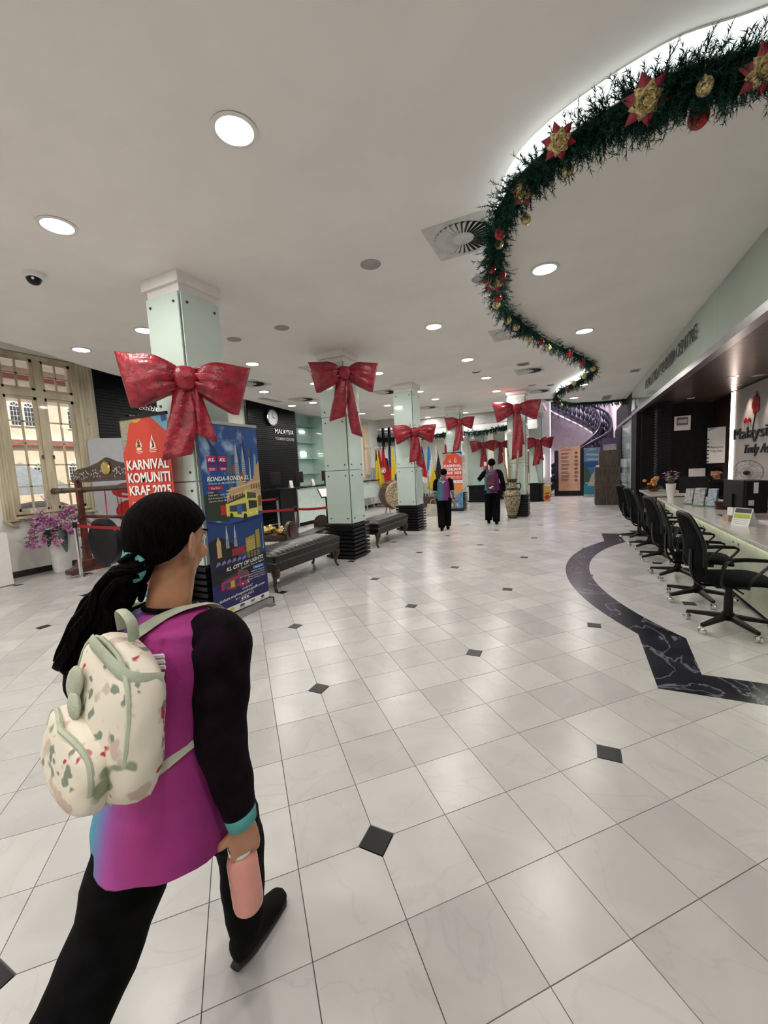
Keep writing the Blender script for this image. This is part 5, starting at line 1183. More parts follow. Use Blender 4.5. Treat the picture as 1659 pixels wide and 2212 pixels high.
for P in ([(.55,.95),(.75,1.05),(.92,1.12)],[(.5,1.35),(.75,1.28),(.9,1.15)],[(1.0,.85),(.95,1.0),(.9,1.12)],[(1.2,1.4),(1.0,1.28),(.9,1.15)]): MB().tube([(x,-.004,z) for x,z in smooth_path([(a,b,0) for a,b in P],3) and [(v.x,v.y) for v in smooth_path([(a,b,0) for a,b in P],3)]],[(.022,.003)]*7,6,(0,0,1)).obj('vein_print','partition_grey',pb)
MB().tube([(.42,-.004,.55),(.46,-.004,.9),(.47,-.004,1.25)],.008,6).ell((.45,-.004,.85),.03,.004,.04).obj('motif_print','red_wood',pb)
ps=thing('plinth_box','plain white plinth box cut by the left frame edge','plinth',(-8.62,2.72,0)); bevel(MB().box(-.3,.3,-.5,.5,0,.87).obj('box','white_paint',ps),.004); MB().box(-.31,.31,-.51,.51,0,.02).obj('base','steel',ps)
# ---------------------------------------------------------------- reception counter (left) with monitors
rc=thing('reception_counter','long bar-height reception counter with glass front and black top at the far left','counter',(-7.42,0,0))
bevel(MB().box(-.62,.06,8.9,12.4,1.15,1.19).obj('worktop','black_lacquer',rc),.005); bevel(MB().box(-.62,.06,12.45,15.2,1.15,1.19).obj('worktop','black_lacquer',rc),.005)
MB().box(-.06,0,8.9,9.62,0,1.15).obj('dark_front_panel','black_lacquer',rc)
for a,b in ((9.66,11.0),(11.02,12.4)): MB().box(-.05,0,a,b,.12,1.13).obj('front_panel','pale_glass',rc)
for a,b in ((12.5,13.8),(13.82,15.15)): MB().box(-.05,0,a,b,.50,1.13).obj('front_panel','pale_glass',rc)
MB().box(-.05,.02,9.62,9.66,0,1.15).obj('trim_post','steel',rc)
for y in (12.9,13.5,14.1,14.7): 
    for x in (-.03,-.5): MB().cyl((x,y,0),(x,y,.5),.018).obj('leg','chrome',rc)
MB().box(-.6,-.06,8.95,12.35,0,.12).obj('plinth','black_matte',rc)
for k,(y,lb) in enumerate(((9.15,'dark monitor with glowing screen at the near end of the reception counter'),(10.25,'black monitor in the middle of the reception counter'),(11.7,'black monitor on the reception counter against the column edge'))):
    monitor(-7.75,y,PI/2+.1,lb,.46,.34,1.19,.12)
    bs=thing('sign_holder','small white acrylic notice %s on the reception counter'%('beside the glowing monitor','beside the middle monitor','beside the last monitor')[k],'sign',(-7.55,y+.42,1.19),PI/2); 
    MB().add([(-.07,-.04,0),(.07,-.04,0),(.07,0,.21),(-.07,0,.21),(-.07,.04,0),(.07,.04,0)],[(0,1,2,3),(3,2,5,4)]).obj('card','label_white',bs)
    MB().box(-.04,.04,-.032,-.031,.05,.06).box(-.03,.03,-.022,-.021,.1,.11).obj('print_lines','partition_grey',bs)
ks=thing('info_lectern','black information stand with a slanted white panel beside the second column','stand',(-5.05,7.75,0),.9)
bevel(MB().box(-.09,.09,-.05,.05,0,1.05).obj('post','black_matte',ks),.005); MB().box(-.2,.2,-.17,.17,0,.02).obj('foot','black_matte',ks)
o=bevel(MB().box(-.24,.24,-.17,.17,-.012,.012).obj('slanted_panel','black_plastic',ks,loc=(0,0,1.12)),.004); o.rotation_euler=(.6,0,0); o2=MB().box(-.22,.22,-.15,.15,.012,.014).obj('white_sheet','label_white',o)
# big drum
dr=thing('barrel_drum','large brown barrel drum with patterned rim beside the third column','drum',(-5.62,12.6,0),.9)
MB().lathe((0,0,.72),[(.0,-.46),(.30,-.46),(.40,-.36),(.47,-.15),(.49,.0),(.47,.18),(.42,.34),(.40,.38),(0,.38)],36,'y').obj('shell','drum_weave',dr,smooth=True)
MB().lathe((0,0,.72),[(.41,.30),(.47,.31),(.46,.40),(.41,.41)],36,'y').obj('patterned_rim','bamboo',dr,smooth=True); MB().lathe((0,0,.72),[(0,.40),(.42,.40),(.42,.41),(0,.41)],36,'y').obj('drumhead','urn_cream',dr)
for k in range(14):
    a=2*PI*k/14; c,s_=math.cos(a),math.sin(a); MB().tube(smooth_path([(.42*c,-.36,.72+.42*s_),(.50*c,-.12,.72+.50*s_),(.50*c,.05,.72+.50*s_),(.45*c,.3,.72+.45*s_)],3),.010,5).obj('tension_stave','dark_wood',dr,smooth=True)
for x in (-.25,.25): MB().cyl((x,-.2,0),(x*.9,-.1,.34),.02).cyl((x,.2,0),(x*.9,.1,.34),.02).obj('foot','bamboo',dr)
# ---------------------------------------------------------------- flags
def flag(label,x,y,cols,H=2.5,w=.30,L=1.45,seed=0,extra=None,split='h'):
    t=thing('flag',label,'flag',(x,y,0)); rnd=random.Random(seed)
    MB().cyl((0,0,.04),(0,0,H),.013,seg=8).obj('pole','chrome',t); MB().lathe((0,0,H),[(.0,-.01),(.02,0),(.022,.03),(0,.07)],10).obj('finial','chrome',t,smooth=True); MB().lathe((0,0,0),[(0,0),(.11,0),(.10,.03),(.03,.06),(0,.06)],18).obj('base','dark_steel',t,smooth=True)
    n=16;m=12; b=MB(); nc=len(cols)
    vs=[];cl=[]
    for i in range(n+1):
        u=i/n; ww=w*(.10+.90*min(1,u*1.25)**.8)
        for k in range(m+1):
            v=k/m; x_=(v-.25)*ww+.03; y_=-.02+.035*math.sin(v*13+seed+u*2)*(.3+u); z=H-.06-L*u-.12*v*u
            vs.append((x_,y_,z))
    b.v=vs
    for i in range(n):
        for k in range(m):
            a=i*(m+1)+k; b.f.append((a,a+1,a+m+2,a+m+1)); f=(k+.5)/m if split=='v' else (i+.5)/n if split=='h' else min(.999,max(0,((i+.5)/n*.75+(k+.5)/m*.45-.1)))
            b.m.append(min(nc-1,int(f*nc)))
    o=b.obj('flag_cloth',[pm(c,.8) for c in cols],t,smooth='full'); s=o.modifiers.new('s','SOLIDIFY'); s.thickness=.004
    if extra=='crest':
        MB().lathe((.05,-.075,H-.95),[(.09,-.004),(.12,-.004),(.12,.004),(.09,.004)],20,'y').obj('emblem','label_white',t); MB().prism([(-.03,H-.99),(.06,H-1.03),(.12,H-.93),(.03,H-.88)],-.085,-.08,'xz').obj('emblem_mark','label_white',t)
    if extra=='star': MB().prism([(.02+.05*math.cos(PI/2+PI*k/5)*(1 if k%2==0 else .45),H-.62+.05*math.sin(PI/2+PI*k/5)*(1 if k%2==0 else .45)) for k in range(10)],-.075,-.07,'xz').obj('star','label_white',t); 
    return t
Rd=(.45,.012,.02); Yl=(.70,.52,.03); Wh=(.72,.72,.70); Bk=(.015,.015,.015); Bl=(.012,.02,.16); Sk=(.03,.22,.50)
flag('white flag at the left end of the flag row',-7.86,15.47,[Wh,(.35,.40,.45)],seed=1)
flag('black, yellow and red flag, second in the left flag row',-7.62,15.44,[Bk,Yl,Yl,Yl],seed=2,split='d',w=.34)
flag('maroon flag behind the black and yellow one',-7.53,15.51,[Rd,(.30,.01,.02),Yl],seed=3)
flag('red flag with white round emblem in the left flag row',-7.36,15.54,[Rd,Rd],seed=4,extra='crest',w=.38)
flag('white and black flag behind the red emblem flag',-7.27,15.60,[Wh,Bk,Bl,Wh],seed=5)
flag('dark blue flag with red lower half in the left flag row',-7.08,15.55,[Bl,Bl,Rd,Rd],seed=6,w=.3)
flag('yellow and blue flag near the dark entrance posts',-6.93,15.50,[Yl,Yl,Yl,Bl],seed=7,split='d',w=.34)
flag('blue and red flag at the right end of the left flag row',-6.68,15.56,[Wh,Bl,Rd,Wh],seed=8,L=1.3)
flag('red and white striped flag just right of the third column',-5.61,15.50,[Bl,(.02,.2,.22),Rd,Rd,Wh],seed=9)
flag('sky blue, white and yellow flag right of the third column',-5.33,15.53,[Sk,Sk,Wh,Yl,Yl],seed=10,L=1.72,w=.42,split='d')
flag('white and black flag between the blue-yellow flag and the red flag',-5.03,15.55,[Wh,Wh,Bk,Bk,Wh],seed=11,split='d',w=.36,L=1.6)
flag('red and navy flag with white star left of the small red banner',-4.62,15.53,[Rd,Rd,Rd,Bl,Bl],seed=12,extra='star',w=.36,L=1.5)
pl=thing('planter_box','low brown planter box at the foot of the far flags','planter',(-5.3,15.7,0)); bevel(MB().box(-.45,.35,-.2,.2,0,.40).obj('box','brown_laminate',pl),.01); MB().box(-.42,.32,-.17,.17,.40,.41).obj('soil','dark_wood',pl)
for k in range(6): MB().tube(smooth_path([(-.3+.1*k,0,.4),(-.3+.12*k,-.05,.52),(-.35+.15*k,-.1,.5)],3),[(.03,.003)]*7,6).obj('leaf','leaf_green',pl)
# ---------------------------------------------------------------- curved staircase at the far right
sc_=thing('staircase','curved black staircase with ornate balustrade and violet rail light at the far right','staircase',(0,0,0))
outer=[(-1.25,20.55),(-.35,20.60),(.55,20.85),(1.42,21.45),(1.57,22.3),(1.35,23.15),(.5,23.8),(-.5,24.1),(-1.3,24.2)]
inner=[(-1.2,21.45),(-.4,21.5),(.35,21.6),(.92,21.85),(1.12,22.25),(.95,22.7),(.35,22.98),(-.5,23.1),(-1.25,23.2)]
NS=24
po_=smooth_path([(a,b,0) for a,b in outer],6); pi_=smooth_path([(a,b,0) for a,b in inner],6)
def smp(P,u): k=u*(len(P)-1); i=min(int(k),len(P)-2); return P[i].lerp(P[i+1],k-i)
zs=lambda u:.12+4.35*u
so2=MB(); 
for k in range(NS):
    u0,u1=k/NS,(k+1)/NS; a,b,c,d=smp(po_,u0),smp(po_,u1),smp(pi_,u1),smp(pi_,u0); z=zs(u0)+.17
    MB().prism([(a.x,a.y),(b.x,b.y),(c.x,c.y),(d.x,d.y)],z-.20,z,'xy').obj('step','stair_black',sc_)
    so2.add([(p.x,p.y,zs(uu)-.10-dz) for dz in (0,.08) for p,uu in ((a,u0),(b,u1),(c,u1),(d,u0))],[(0,1,2,3),(4,7,6,5),(0,4,5,1),(2,6,7,3)])
so2.obj('soffit','stair_plaster',sc_)
bal=MB().lathe((0,0,0),[(.03,0),(.05,.04),(.03,.08),(.075,.20),(.085,.28),(.05,.38),(.022,.45),(.05,.52),(.085,.62),(.07,.72),(.03,.80),(.045,.86)],10).mesh('baluster','stair_black',True)
for P,nb in ((po_,40),(pi_,34)):
    for k in range(nb):
        u=(k+.5)/nb; p=smp(P,u); o=mk(bal,'baluster',sc_,(p.x,p.y,zs(u)+.15)); o.scale=(.95,.95,1)
    rl=[Vector((smp(P,k/40).x,smp(P,k/40).y,zs(k/40)+1.06)) for k in range(41)]
    MB().tube(rl,[(.055,.04)]*41,8,(0,0,1)).obj('handrail','stair_black',sc_,smooth=True)
    MB().tube([v+Vector((0,0,.045)) for v in rl],.010,6).obj('rail_light','led_violet',sc_)
    MB().tube([v-Vector((0,0,.92)) for v in rl],[(.04,.03)]*41,6,(0,0,1)).obj('bottom_rail','stair_black',sc_)
for x,y in ((-1.2,20.5),): MB().box(x-.07,x+.07,y-.07,y+.07,0,1.35).obj('newel_post','stair_black',sc_)
# low balustrade and violet-lit pilaster left of the stairs
pl2=thing('pilaster','grey pilaster with violet light strips left of the staircase','pilaster',(-1.08,19.6,0))
MB().box(-.18,.10,-.35,.35,0,6.3).obj('shaft','white_paint',pl2); MB().box(.10,.13,-.33,-.27,.9,6.2).obj('light_strip','led_violet',pl2); MB().box(-.2,-.18,-.37,-.33,.9,1.9).obj('light_strip','lamp_lens',pl2)
MB().box(-.2,.12,-.37,.37,0,.12).obj('base','skirting_black',pl2)
l=bpy.data.lights.new('violet','AREA'); l.size=1.6; l.energy=70; l.color=(.62,.55,1); o=bpy.data.objects.new('stair_lamp',l); COL.objects.link(o); o.parent=pl2; o.location=(1.6,2.2,6.2)
st_=thing('ceiling_light','ceiling light in the tall stairwell, out of view above','ceiling light',(.2,20.6,6.35)); MB().lathe((0,0,0),[(0,0),(.2,0),(.2,-.03),(0,-.03)],20).obj('lens','lamp_lens',st_)
l=bpy.data.lights.new('lamp','AREA'); l.size=.6; l.energy=260; l.color=(1,.9,.86); o=bpy.data.objects.new('lamp',l); COL.objects.link(o); o.parent=st_; o.location=(0,0,-.06)
# directory sign
ds=thing('directory_sign','tall copper-coloured directory board in a black frame in front of the stairs','sign',(-.22,20.05,0),-.06)
bevel(MB().box(-.62,.62,-.06,.06,0,2.05).obj('black_frame','black_lacquer',ds),.006); MB().box(-.44,.44,-.10,-.06,.22,2.20).obj('copper_sheet','copper_panel',ds)
tb=Sheet(ds,.88,1.98,-.101)
class _Off: pass
tp=thing('x','x','x'); tp.parent=ds; tp.location=(-.44,0,.22); tp.name='printed_lines'; 
for k_ in ('label','category'): del tp[k_]
tb.p=tp
tb.polys('text_line',[[(.12,.155+.085*k+.028*j),(.52-.05*((k+j)%3),.155+.085*k+.028*j),(.52-.05*((k+j)%3),.140+.085*k+.028*j),(.12,.140+.085*k+.028*j)] for k in range(8) for j in range(2)],(.05,.02,.02),1)
tb.polys('icon_ring',[ell(.82,.15+.088*k,.075,.030,12) for k in range(8)],(.09,.03,.03),1); tb.polys('icon_mark',[ell(.82,.15+.088*k,.045,.017,8) for k in range(8)],(.40,.20,.15),2)
tb.rect('header_line',.12,.07,.6,.085,(.10,.05,.04),1)
# blue island banner, purple poster, brown cabinets
bb2=standee('blue sea and beach banner between the copper board and the brown cabinet',.35,19.4,-.05,.62,1.95)
sh=MB().box(0,.62,-.002,0,0,1.95).obj('graphic_sheet',pm((.05,.20,.42)),bb2,loc=(0,0,.085)); C_=Sheet(sh,.62,1.95)
C_.poly('sky_print',[(0,.3),(1,.3),(1,0),(0,0)],(.13,.32,.52),1); C_.polys('cloud_print',[[(.1,.14),(.9,.17),(.9,.12),(.2,.10)],[(.05,.06),(.8,.03),(.5,.01)],[(.1,.25),(1,.27),(1,.22),(.3,.2)]],(.45,.58,.68),2)
C_.poly('sea_print',[(0,.40),(1,.40),(1,.28),(0,.28)],(.01,.10,.32),2); C_.poly('beach_print',[(.3,.80),(1,.82),(1,.42),(.65,.5),(.4,.62)],(.50,.55,.42),2); C_.poly('palm_print',[(0,.78),(.3,.74),(.45,.60),(.3,.45),(0,.36)],(.05,.10,.07),3)
C_.poly('lagoon_print',[(0,1),(1,1),(1,.84),(0,.80)],(.03,.28,.42),3); C_.text('Islands',.08,.76,.035,.8,sh=.3,b=.01,layer=5); C_.text('Beaches',.22,.81,.032,.7,sh=.3,b=.01,layer=5)
pp=thing('poster','purple and white poster on the wall above the brown cabinet','poster',(1.13,16.6,1.30),-.15)
MB().box(-.26,.26,-.01,.01,0,1.0).obj('sheet',pm((.10,.05,.16)),pp); D_=Sheet(pp,.5,1.0,-.012)
D_.polys('print_block',[[(-.4,.45),(.4,.45),(.4,.22),(-.4,.22)]],'brochure_mix',1); D_.polys('photo_block',[[(-.45,.95),(.45,.95),(.45,.55),(-.45,.55)]],'leaf_green',1); D_.rect('white_note',-.4,.9,-.05,.72,(.6,.62,.58),2)
MB().box(-.03,.03,.01,.03,-1.3,.9).box(-.2,.2,-.1,.15,-1.3,-1.28).obj('stand','steel',pp)
cb_=thing('cabinet','dark brown two-level wooden cabinet at the far right','cabinet',(.63,15.66,0),.0)
bevel(MB().box(0,.71,0,.55,0,1.30).obj('body','brown_laminate',cb_),.006); bevel(MB().box(.12,.71,.1,.55,1.30,1.86).obj('upper_box','brown_laminate',cb_),.006); MB().box(.03,.13,-.004,.0,1.32,1.36).box(-.004,.0,.02,.1,.83,.90).obj('paper_note','label_white',cb_); MB().box(.385,.39,-.004,0,.06,1.25).obj('door_gap','black_matte',cb_)
yb=thing('carton','yellow and red printed carton standing beside the far pillar','box',(-1.02,17.5,0),.1); MB().box(-.13,.13,-.13,.13,0,.62).obj('box','yellow_box',yb)
MB().lathe((0,-.133,.16),[(0,0),(.10,0),(.10,.004),(0,.004)],12,'y').obj('red_print','soda_red',yb); MB().prism([(-.1,.26),(.1,.3),(.08,.36),(-.05,.33)],-.135,-.131,'xz').obj('red_print','soda_red',yb)
ea=thing('easel_board','dark leaning board against the pillar behind the urn column','board',(-1.52,17.15,0)); MB().add([(-.1,0,.75),(.22,0,.75),(.0,.1,2.0),(-.1,.1,2.0),(-.1,.03,.75),(.22,.03,.75),(.0,.13,2.0),(-.1,.13,2.0)],[(0,1,2,3),(4,7,6,5),(0,4,5,1),(1,5,6,2),(2,6,7,3),(3,7,4,0)]).obj('board','back_glass',ea); MB().box(-.1,.22,0,.04,0,.75).obj('leg_panel','black_matte',ea)
# urn with bamboo poles
ur=thing('urn','tall carved cream and brown urn with two handles in front of the right column','urn',(-1.63,12.04,0))
MB().lathe((0,0,0),[(0,0),(.12,0),(.14,.03),(.13,.09),(.12,.10)],24).obj('foot','urn_dark',ur,smooth=True)
MB().lathe((0,0,0),[(.12,.09),(.17,.25),(.215,.45),(.235,.62),(.22,.74),(.16,.83),(.11,.87),(.095,.95),(.09,1.05)],28).obj('body','urn_cream',ur,smooth=True)
for k in range(5): MB().lathe((0,0,.20+.11*k),[(.155+.018*k,0),(.172+.018*k,.012),(.158+.019*k,.028)],24).obj('carved_band','urn_dark',ur,smooth=True)
MB().lathe((0,0,0),[(.09,1.04),(.15,1.10),(.16,1.13),(.10,1.12),(.085,1.06)],24).obj('rim','urn_dark',ur,smooth=True); MB().lathe((0,0,.84),[(.14,0),(.20,.02),(.14,.04)],20).obj('collar','urn_dark',ur)
for s in (-1,1): MB().tube(smooth_path([(s*.11,0,.98),(s*.21,0,1.0),(s*.235,0,.90),(s*.19,0,.80)],4),.018,8).obj('handle','urn_dark',ur,smooth=True)
for k,(dx,dy,L,lb) in enumerate(((-.30,.05,1.95,'left pale bamboo pole in the urn'),(-.14,.0,2.05,'middle bamboo pole in the urn, tallest'),(.24,.03,1.98,'right bamboo pole leaning out of the urn'))):
    bp=thing('bamboo_pole',lb,'pole',(-1.63,12.04,.15),0,'bamboo poles in the urn'); m_=MB(); p0=Vector((.02*(k-1),0,0)); p1=Vector((dx*.78,dy,L-.2))
    m_.cyl(p0,p1,.026,.028,10)
    for q in range(1,7): c=p0.lerp(p1,q/7); m_.cyl(c-(p1-p0)*.003,c+(p1-p0)*.003,.031,seg=10)
    m_.obj('pole','bamboo',bp,smooth=True)
# bright far room details
lp=thing('light_strip','warm vertical light strip glowing far behind the man with the backpack','light strip',(-2.62,19.5,1.0)); MB().box(-.09,.09,-.02,.02,0,1.5).obj('tube_light','led_pink',lp)
wp=thing('wall_picture','dark framed picture of dancers on the far wall','picture',(-2.15,19.95,1.55)); MB().box(-.32,.32,-.04,0,-.45,.55).obj('frame','red_wood',wp); MB().ell((-.05,-.05,.1),.08,.01,.10).obj('head_print','cuff_teal',wp); MB().ell((-.05,-.05,-.2),.2,.01,.22).obj('costume_print','brochure_mix',wp)
cbn=thing('low_cabinet','low white cabinet on the far wall below the dancers picture','cabinet',(-2.15,19.7,0)); MB().box(-.45,.45,-.25,.25,.1,1.0).obj('body','white_paint',cbn); MB().box(-.45,.45,-.26,.25,0,.1).obj('plinth','skirting_black',cbn); MB().box(-.45,.45,-.255,-.25,.62,.635).obj('drawer_gap','grey_paint',cbn)
fc=thing('doorway_column','bright white square column in the far entrance behind the flags','column',(-5.15,18.2,0)); MB().box(-.2,.2,-.2,.2,0,2.94).obj('shaft','white_paint',fc)
# ---------------------------------------------------------------- people
def hand(b,wr,fd,pn,L=.17,curl=.6,side=1,thumb=True,grip=None):
    """wr wrist, fd finger direction, pn palm normal (fingers curl toward it)"""
    wr=Vector(wr);fd=Vector(fd).normalized();pn=Vector(pn); pn=(pn-fd*pn.dot(fd)).normalized(); sd=fd.cross(pn)*side
    b.tube([wr-fd*.01,wr+fd*L*.22,wr+fd*L*.46,wr+fd*L*.52],[(.026,.018),(.035,.017),(.040,.014),(.034,.011)],12,sd)
    for k,(o,l) in enumerate(((.029,.42),(.010,.47),(-.010,.44),(-.028,.34))):
        p=wr+fd*L*.50+sd*o; pts=[p-fd*.015,p]; d=fd.copy()
        for j in range(3):
            a=curl*(1+.35*j); d=(d*math.cos(a)+ (pn-d*pn.dot(d)).normalized()*math.sin(a)).normalized(); p=p+d*L*l*(.42,.32,.26)[j]; pts.append(p)
        b.tube(pts,[.0095,.0095,.009,.008,.0065],8)
    if thumb:
        p=wr+fd*L*.16+sd*.028; d=(fd*.65+sd*.7+pn*.35).normalized(); pts=[p-sd*.012,p,p+d*L*.20]; d2=(d*.6+fd*.3+pn*.6).normalized(); pts.append(pts[-1]+d2*L*.16); pts.append(pts[-1]+(d2+pn*.4).normalized()*L*.13)
        b.tube(pts,[.013,.013,.011,.010,.007],8)
def head(b,c,fwd,up,s=1.):
    """c = head centre; builds skull, jaw, nose, lips, brow, ears into b; returns frame"""
    c=Vector(c); f=Vector(fwd).normalized(); u=Vector(up); u=(u-f*u.dot(f)).normalized(); r=f.cross(u)
    R_=Matrix((r,f,u)).transposed()
    W_=lambda x,y,z:c+(r*x+f*y+u*z)*s
    b.ell(W_(0,-.012,.025),.076*s,.094*s,.088*s,20,14,R_); b.ell(W_(0,.022,-.035),.060*s,.066*s,.076*s,18,12,R_); b.ell(W_(0,.055,-.088),.030*s,.026*s,.022*s,12,8,R_)
    b.tube([W_(0,.080,.020),W_(0,.098,-.005),W_(0,.110,-.028),W_(0,.092,-.036)],[.008*s,.010*s,.014*s,.010*s],8); b.ell(W_(.012,.094,-.032),.009*s,.009*s,.007*s,8,6,R_); b.ell(W_(-.012,.094,-.032),.009*s,.009*s,.007*s,8,6,R_)
    b.ell(W_(0,.086,-.056),.022*s,.011*s,.006*s,10,6,R_); b.ell(W_(0,.084,-.066),.019*s,.011*s,.007*s,10,6,R_)
    for q in (-1,1):
        b.ell(W_(q*.030,.078,.020),.020*s,.009*s,.006*s,10,6,R_); b.ell(W_(q*.045,.058,-.030),.022*s,.018*s,.022*s,10,8,R_)
        Re=R_@Matrix.Rotation(q*.60,3,'Z'); b.ell(W_(q*.086,-.020,-.010),.009*s,.021*s,.033*s,12,8,Re)
        b.tube([W_(q*(.090-.012*math.cos(t_)),-.022+.019*math.cos(t_),-.008+.032*math.sin(t_)) for t_ in [2*PI*k/12 for k in range(12)]],.0045*s,6,closed=True)
    return W_,R_
def eyes(root,W_,R_,s):
    for q in (-1,1):
        MB().ell(W_(q*.030,.080,.006),.012*s,.008*s,.008*s,10,6,R_).obj('eye','label_white',root,smooth=True); MB().ell(W_(q*.030,.0865,.006),.005*s,.003*s,.005*s,8,5,R_).obj('iris','print_black',root,smooth=True)
        MB().ell(W_(q*.030,.086,.026),.017*s,.004*s,.004*s,8,5,R_).obj('eyebrow','hair',root,smooth=True)
    MB().ell(W_(0,.094,-.061),.019*s,.004*s,.008*s,10,6,R_).obj('lips',pm((.30,.09,.07)),root,smooth=True)
def haircap(root,W_,R_,s,back=1.,low=-.06,name='hair',nape=True,fine=True):
    b=MB(); seg,rg=72,26; vs=[];fs=[]
    K_=((1,.058),(.45,.056),(.15,.034),(-.12,.022),(-.34,-.028),(-1,-.080)); ends=[]
    for k in range(seg):
        a=2*PI*k/seg; th=.3
        while th<PI*.92:
            y=math.sin(th)*math.sin(a); z=math.cos(th); hl=-.08
            for (ya,ha),(yb,hb_) in zip(K_,K_[1:]):
                if yb<=y<=ya: hl=hb_+(ha-hb_)*(y-yb)/(ya-yb)
            if .020+z*.102<hl: break
            th+=.01
        ends.append(th)
    ends=[(ends[k-2]+ends[k-1]+ends[k]+ends[(k+1)%seg]+ends[(k+2)%seg])/5 for k in range(seg)]
    for i in range(rg+1):
        for k in range(seg):
            a=2*PI*k/seg; th=ends[k]*i/rg; x=math.sin(th)*math.cos(a); y=math.sin(th)*math.sin(a); z=math.cos(th)
            rip=1+.010*math.sin(a*23+z*4)+.006*math.sin(a*37); rip-=.03*max(0,(i/rg-.9)*10)*.5
            vs.append(W_(x*.087*rip,-.014+y*.104*rip,.020+z*(.102 if z>0 else .105)*rip))
    for i in range(rg):
        for k in range(seg): fs.append((i*seg+k,(i+1)*seg+k,(i+1)*seg+(k+1)%seg,i*seg+(k+1)%seg))
    b.add(vs,fs); o=b.obj(name,'hair',root,smooth='full',merge=False); m=o.modifiers.new('s','SOLIDIFY'); m.thickness=.012*s; m.offset=0; return o
def strands(b,path,rad,n,seed,ref=None):
    rnd=random.Random(seed)
    for k in range(n):
        a=rnd.uniform(0,2*PI); q=rnd.uniform(.4,1.05); pts=[]
        for i,p in enumerate(path):
            t=(Vector(path[min(i+1,len(path)-1)])-Vector(path[max(i-1,0)])).normalized(); s1=t.cross(Vector((.3,.2,1))).normalized(); s2=t.cross(s1); r=rad[i]*q
            pts.append(Vector(p)+s1*math.cos(a+.3*i/len(path))*r+s2*math.sin(a+.3*i/len(path))*r)
        b.tube(pts,[rad[i]*.16+.0008 for i in range(len(path))],5)
# ---- woman in the foreground, walking away toward +Y
w1=thing('person','woman with black ponytail in magenta tunic, black sleeves, wearing a floral backpack, walking away','person',(-1.0,.68,0))
O=Vector((-1.0,.68,0)); L_=lambda *p:Vector(p)-O
hf=Vector((-.14,.97,-.12)).normalized(); hc=L_(-.975,.715,1.412)
b=MB(); Wf,Rh=head(b,hc,hf,(.04,-.02,1),1.0)
b.tube([L_(-.985,.690,1.17),L_(-.98,.695,1.25),L_(-.966,.71,1.34),L_(-.96,.72,1.38)],[(.075,.065),(.056,.054),(.053,.054),(.050,.052)],18,(1,0,0))
b.tube(smooth_path([L_(-.98,.685,.74),L_(-.985,.68,.86),L_(-.98,.68,1.02),L_(-.975,.69,1.14),L_(-.975,.69,1.22)],4),lerp_list([(.15,.10),(.125,.09),(.14,.095),(.145,.085),(.07,.055)],4),20,(1,0,0))
shR=L_(-.815,.70,1.175);elR=L_(-.785,.655,.935);wrR=L_(-.757,.668,.715)
shL=L_(-1.135,.68,1.175);elL=L_(-1.19,.62,.95);wrL=L_(-1.16,.72,.76)
b.tube(smooth_path([L_(-.90,.70,1.15),shR,elR,wrR],4),lerp_list([.04,.040,.034,.024],4),12); b.tube(smooth_path([L_(-1.05,.68,1.15),shL,elL,wrL],4),lerp_list([.04,.040,.034,.024],4),12)
hipR=L_(-.915,.69,.76);knR=L_(-.965,.835,.43);anR=L_(-.985,.845,.095); hipL=L_(-1.05,.66,.76);knL=L_(-1.085,.50,.41);anL=L_(-1.075,.235,.13)
b.tube(smooth_path([hipR,knR,anR],6),lerp_list([.075,.05,.034],6),14); b.tube(smooth_path([hipL,knL,anL],6),lerp_list([.075,.05,.034],6),14)
for an,d_ in ((anR,(0,1,-.04)),(anL,(0,.75,-.62))):
    d_=Vector(d_).normalized(); b.tube([an+Vector((0,-.03,-.02)),an+Vector((0,.02,-.05))+d_*.03,an+d_*.12+Vector((0,0,-.06)),an+d_*.17+Vector((0,0,-.068))],[.03,.034,.03,.016],10)
hand(b,wrR,(.02,.03,-1),(-.85,.45,0),.165,.50,-1); hand(b,wrL,(.1,.3,-1),(1,0,0),.165,.35,1)
body=remesh(b.obj('body','skin',w1),.0042,3)
eyes(w1,Wf,Rh,1.0)
haircap(w1,Wf,Rh,1.,name='hair')
pt_=[Wf(0,-.080,-.040),Wf(-.01,-.110,-.065),L_(-1.035,.600,1.290),L_(-1.080,.580,1.225),L_(-1.115,.560,1.15),L_(-1.14,.545,1.07),L_(-1.15,.54,1.0)]
pth=smooth_path(pt_,5); rd=lerp_list([.026,.032,.050,.062,.062,.048,.014],5)
hb_=MB(); hb_.tube(pth,[r*.8 for r in rd],12); strands(hb_,pth,rd,34,2); hb_.obj('ponytail','hair',w1,smooth=True)
MB().tube([Wf(.030*math.cos(a)-.01,-.105,-.058+.030*math.sin(a)) for a in [2*PI*k/14 for k in range(14)]],.011,8,closed=True).obj('hair_tie','cuff_teal',w1,smooth=True)
hm2=MB(); strands(hm2,smooth_path([L_(-.985,.65,1.37),L_(-1.0,.635,1.31),L_(-1.02,.63,1.27)],4),[.02]*9,10,5); hm2.obj('loose_hair','hair',w1,smooth=True)
